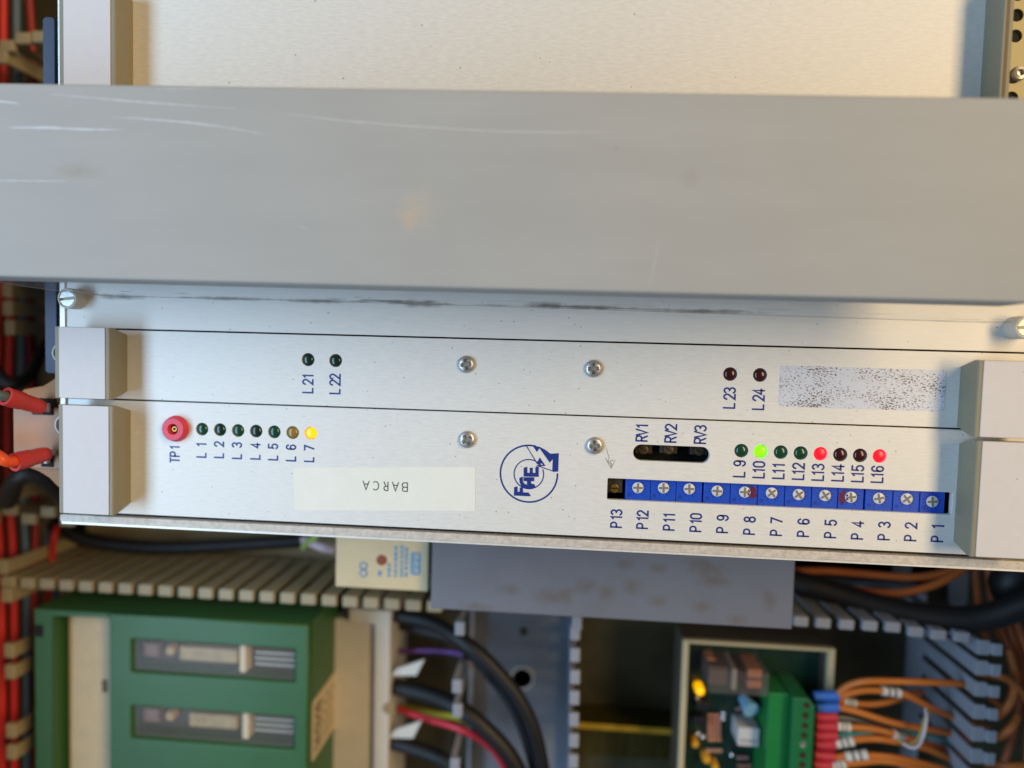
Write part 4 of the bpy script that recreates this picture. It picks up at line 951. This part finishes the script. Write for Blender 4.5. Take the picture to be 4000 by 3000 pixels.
# pluggable green terminal strip
M_tg = mat('terminal_green', (22, 118, 58), 0.4, mottle=0.06, mscale=60)
t0x, ty1 = (130.97, -160.82); t1x = (141.41, -171.79)[0]; t2x = (152.58, -168.26)[0]; ty2 = (148.75, -160.06)[1]
tb = MB(); tb.box(t0x, t1x, -262, ty1, -112, -90, 0.5); tb = tb.build('terminal_strip', M_tg, pc)
s = MB(); s.prism([(t1x + .1, -262), (t2x, -262), (t2x, ty2 - 4), (t2x - 4, ty2), (t1x + .1, ty2)], -112, -85, 0.5); plug = s.build('terminal_plug', mat('plug_green', (20, 104, 60), 0.42, mottle=0.06, mscale=60), pc)
for e, q in enumerate([(148.35, -163.72), (148.04, -169.07), (148, -174.36), (147.84, -179.41), (147.61, -184.12), (147.6, -189.91), (147.55, -194.92)]):
    s = MB(); s.lathe([(1.7, 0.01), (1.7, 0.1), (1.3, 0.1), (1.2, 0.04), (0, 0.04)], (q[0], q[1], -85), 16)
    s.build('terminal_screw', mat('screw_light', (176, 184, 176), 0.35, 0.8) if e == 4 else mat('screw_hole', (60, 44, 36), 0.5, 0.4), plug, True)

ORA = (198, 112, 40)
def orange(label, pts, sleeve=None, srgb=None, z0=-94, mark=()):
    t = thing('lead_wire', label, 'wire', (pts[0][0], pts[0][1], pts[0][2]), 'orange wires plugged into the green terminal strip')
    s = MB(); s.tube(pts, 1.75, 10); s.build('wire', mat('orange_wire', ORA, 0.42, mottle=0.05, mscale=100), t, True)
    if sleeve:
        a_, b_ = sleeve
        s = MB(); s.tube([a_, [(a_[i] + b_[i]) / 2 for i in range(3)], b_], 2.35, 14, 2.75, 2); s.build('ferrule_sleeve', mat('ferrule_%d' % srgb[0], srgb, 0.4), t, True)
    for a_, b_ in mark:
        s = MB(); s.tube([a_, b_], 2.45, 12, None, 0); mk = s.build('marker_sleeve', mat('marker_white', (214, 208, 198), 0.5, mottle=0.1, mscale=300), t, True)
        d = Vector(b_) - Vector(a_); s = MB()
        for f_ in (.3, .62): s.tube([Vector(a_) + d * f_, Vector(a_) + d * (f_ + .09)], 2.5, 12, None, 0)
        s.build('marker_print', mat('black_print', (40, 38, 38), 0.6), mk, True)
BL, RD = (44, 104, 196), (188, 44, 62)
orange('orange wire pair member from the first blue ferrule arching highest', [(166.14, -160.73, -93), (170.8, -154.05, -90), (178.04, -149.44, -86), (195, -147.5, -84), (217.91, -148.7, -88), (231.56, -152.06, -94), (249.98, -163.56, -110), (264.18, -174.66, -120)], [(154.72, -162.38, -93), (166.66, -161.35, -93)], BL)
orange('orange wire with white marker leaving the first blue ferrule', [(166.32, -161.9, -93), (176.87, -157.01, -91), (185.69, -155.25, -89), (196.01, -155.84, -89), (205.07, -160.13, -91), (220.23, -168.38, -96), (239.75, -177.33, -106), (254.75, -184.93, -116)], None, None, mark=[[(186.41, -155.2, -89), (195.53, -155.87, -89)]])
orange('orange wire with beige marker looping under the marked one', [(167.89, -165.47, -96), (177.79, -167.43, -98), (187.15, -167.04, -98), (197.31, -165.51, -100), (207.22, -163.56, -104), (217.17, -164.8, -110)], None, None, mark=[[(170.74, -166.06, -97), (177.48, -167.45, -98)]])
orange('orange wire leaving the second blue ferrule straight and long', [(166.47, -167.42, -93), (175.41, -168.49, -92), (194.08, -173.17, -92), (211.02, -176.91, -95), (226.12, -180.77, -100), (244.53, -188.42, -110)], [(156.26, -168.54, -93), (166.97, -167.39, -93)], BL)
orange('orange wire with two markers from the second red ferrule', [(166.68, -177.83, -93), (182.46, -177.53, -93), (194.87, -179.45, -93), (206.37, -183.9, -96), (225.74, -191.72, -104), (245.61, -201.03, -114)], [(156.43, -178.45, -93), (166.68, -177.83, -93)], RD, mark=[[(166.98, -177.54, -93), (173.5, -177.6, -93)], [(194.89, -179.71, -93), (200.37, -181.73, -94)]])
orange('orange wire with broad marker from the fourth red ferrule', [(166.21, -187.13, -93), (174.97, -183.9, -92), (184.29, -181.83, -91), (195.83, -183, -92), (211.58, -186.88, -95), (226.89, -194.24, -100), (241.12, -203.16, -108)], [(156.6, -188.38, -93), (166.24, -187.66, -93)], RD, mark=[[(166.96, -187.07, -93), (175.3, -184.4, -92)]])
orange('orange wire with lettered marker from the fifth red ferrule', [(166.27, -194.42, -93), (176.18, -191.38, -91), (187.97, -190.13, -90), (200.73, -191.73, -91), (220.82, -196.96, -94), (235.58, -203.31, -98)], [(156.25, -193.86, -93), (166.25, -194.02, -93)], RD, mark=[[(171.71, -192.99, -92), (181.83, -189.82, -90)]])
orange('orange wire from the lowest visible red ferrule', [(165.56, -198.99, -93), (176.39, -195.45, -91), (188.86, -192.07, -89), (203.94, -194.75, -91), (217.94, -200.15, -94)], [(156.18, -199.06, -93), (165.25, -199.02, -93)], RD, mark=[[(165.25, -199.15, -93), (171.91, -196.88, -92)]])
def lead(label, pts, r_, rgb, sleeve, srgb):
    t = thing('lead_wire', label, 'wire', tuple(pts[0])); s = MB(); s.tube(pts, r_, 8); s.build('wire', mat('wire_%d_%d_%d' % rgb, rgb, 0.45), t, True)
    s = MB(); s.tube([sleeve[0], sleeve[1]], 2.35, 14, 2.7, 0); s.build('ferrule_sleeve', mat('ferrule_%d' % srgb[0], srgb, 0.4), t, True)
lead('thin grey wire from the first red ferrule', [(166.43, -172.76, -93), (175.68, -174.32, -95), (188.2, -178.84, -99), (201.36, -183.4, -104), (212.71, -188.04, -110)], 1.0, (118, 112, 104), [(156.19, -173.5, -93), (166.43, -172.76, -93)], RD)
lead('thin teal wire from the third red ferrule', [(166.92, -182.64, -93), (183.04, -180.63, -94), (202.95, -180.49, -97), (220.07, -183.21, -100), (234.26, -190.57, -106)], 0.9, (44, 128, 122), [(156.36, -183.42, -93), (166.92, -182.64, -93)], RD)
wire('cable_tie', 'white wire loop tying the orange wires', 'wire', [(197.85, -181.54, -88), (200.86, -182.45, -86), (203.35, -180.17, -84), (204.62, -172.85, -82), (206.42, -165.9, -84), (207.83, -162.86, -88)], 0.75, (196, 192, 198))
wire('cable_tie', 'yellow wire loop beside the white loop', 'wire', [(196.4, -182.17, -92), (200.47, -182.19, -89), (203.36, -178.79, -86), (205.19, -172.3, -85), (207.11, -167.51, -87), (212.57, -166.3, -92)], 0.75, (170, 150, 84))

# ------------------------------------------------------------------ cables at the right, under the rack
GA = 'orange wires along the right hand duct'
wire('wire', 'orange wire lying straightest beneath the rack edge', 'wire', [(145.51, -103.22, -112), (164.13, -101.87, -112), (185.07, -101.8, -110), (205.59, -101.71, -108), (218.73, -99.76, -108), (232.77, -95.84, -110), (241.58, -91.95, -112)], 2.0, (190, 98, 40), )
wire('wire', 'orange wire sagging lower beneath the rack edge', 'wire', [(157.64, -109.52, -116), (163.4, -109.27, -112), (171.97, -110.27, -110), (189.17, -110.38, -106), (204.05, -108.43, -104), (219.46, -102.56, -104), (233.74, -95.31, -108), (239.89, -91.42, -110)], 2.1, (196, 102, 42))
wire('cable', 'thick black cable sagging over the grey duct edge', 'cable', [(143.47, -106.91, -112), (154.87, -108.93, -108), (172.46, -112.74, -104), (191.2, -115.82, -98), (208.97, -116.81, -92), (230.58, -113.67, -86), (248.18, -102.75, -80), (258.28, -94.78, -78)], 6.4, (14, 13, 15))
wire('cable', 'black cable behind the right rack corner', 'cable', [(265.1, -89.16, -100), (254.04, -93.98, -98), (251.13, -100.79, -100), (259.95, -109.04, -106), (274.28, -111.19, -108)], 9.0, (12, 12, 14))
for k, pts in enumerate(([(245.85, -96.52, -120), (247.31, -107.39, -120), (251.03, -123.57, -122), (257.29, -140.4, -124)], [(250.43, -95.01, -116), (252.25, -107.44, -116), (256.09, -120.57, -118), (261.72, -136.07, -120)],
            [(256.4, -123.21, -116), (260.69, -134.71, -114), (263.74, -143.89, -112), (268.61, -162.96, -112), (265.81, -186.1, -112), (260.86, -209.6, -112)], [(258, -119.27, -112), (261.76, -131.79, -110), (265.98, -144.16, -108), (270.5, -166.43, -108), (271.95, -206.15, -108)],
            [(260.3, -119.82, -108), (263.32, -129.99, -106), (268.66, -144.91, -104), (274.35, -169.64, -104), (276.48, -203.22, -104)])):
    wire('wire', 'dull orange wire running down the right hand duct', 'wire', pts, 2.0, (168, 92, 50), GA)
for k, pts in enumerate(([(241.99, -150.37, -104), (240.78, -144.97, -92), (246.75, -145.51, -90), (256.87, -153.29, -96), (267.38, -163.25, -104)], [(249.5, -170.97, -100), (249.7, -163.77, -94), (252.83, -156.43, -94), (255.89, -146.54, -98), (254.64, -135.41, -102)],
            [(248.98, -183.42, -102), (248.73, -177.48, -94), (251.94, -171.56, -92), (257.2, -168.22, -96)], [(246.09, -195.76, -100), (248.32, -190.67, -90), (260.13, -189.75, -90)])):
    wire('wire', ('orange wire looping round the upper duct finger', 'orange wire bending up behind the duct fingers', 'short orange wire hooked over a duct finger', 'orange wire lying flat across the lowest duct finger')[k], 'wire', pts, 1.9, (196, 112, 52))
gp_ = [(225.7, -105.82), (259.86, -104.01), (262.63, -131.3), (227.3, -134.94)]
slot_ = [(253.16, -117.93), (220.75, -111.67)]
gx = [p_[0] for p_ in gp_]; gy = [p_[1] for p_ in gp_]
def stad(c, a, b): return rrect(c[0] - a, c[0] + a, c[1] - b, c[1] + b, a * 0.98)
pl = sheet('mounting_plate', [(100, -105), (max(gx), -105), (max(gx), -40), (100, -40)], [stad((slot_[0][0], slot_[0][1]), 5.2, 12), stad((slot_[1][0], slot_[1][1]), 5.2, 12)], -148, -146, mat('grey_plate', (140, 142, 146), 0.45, mottle=0.12, mscale=50), None)
tag(pl, 'grey slotted plate beneath the rack behind the orange wires', 'plate')
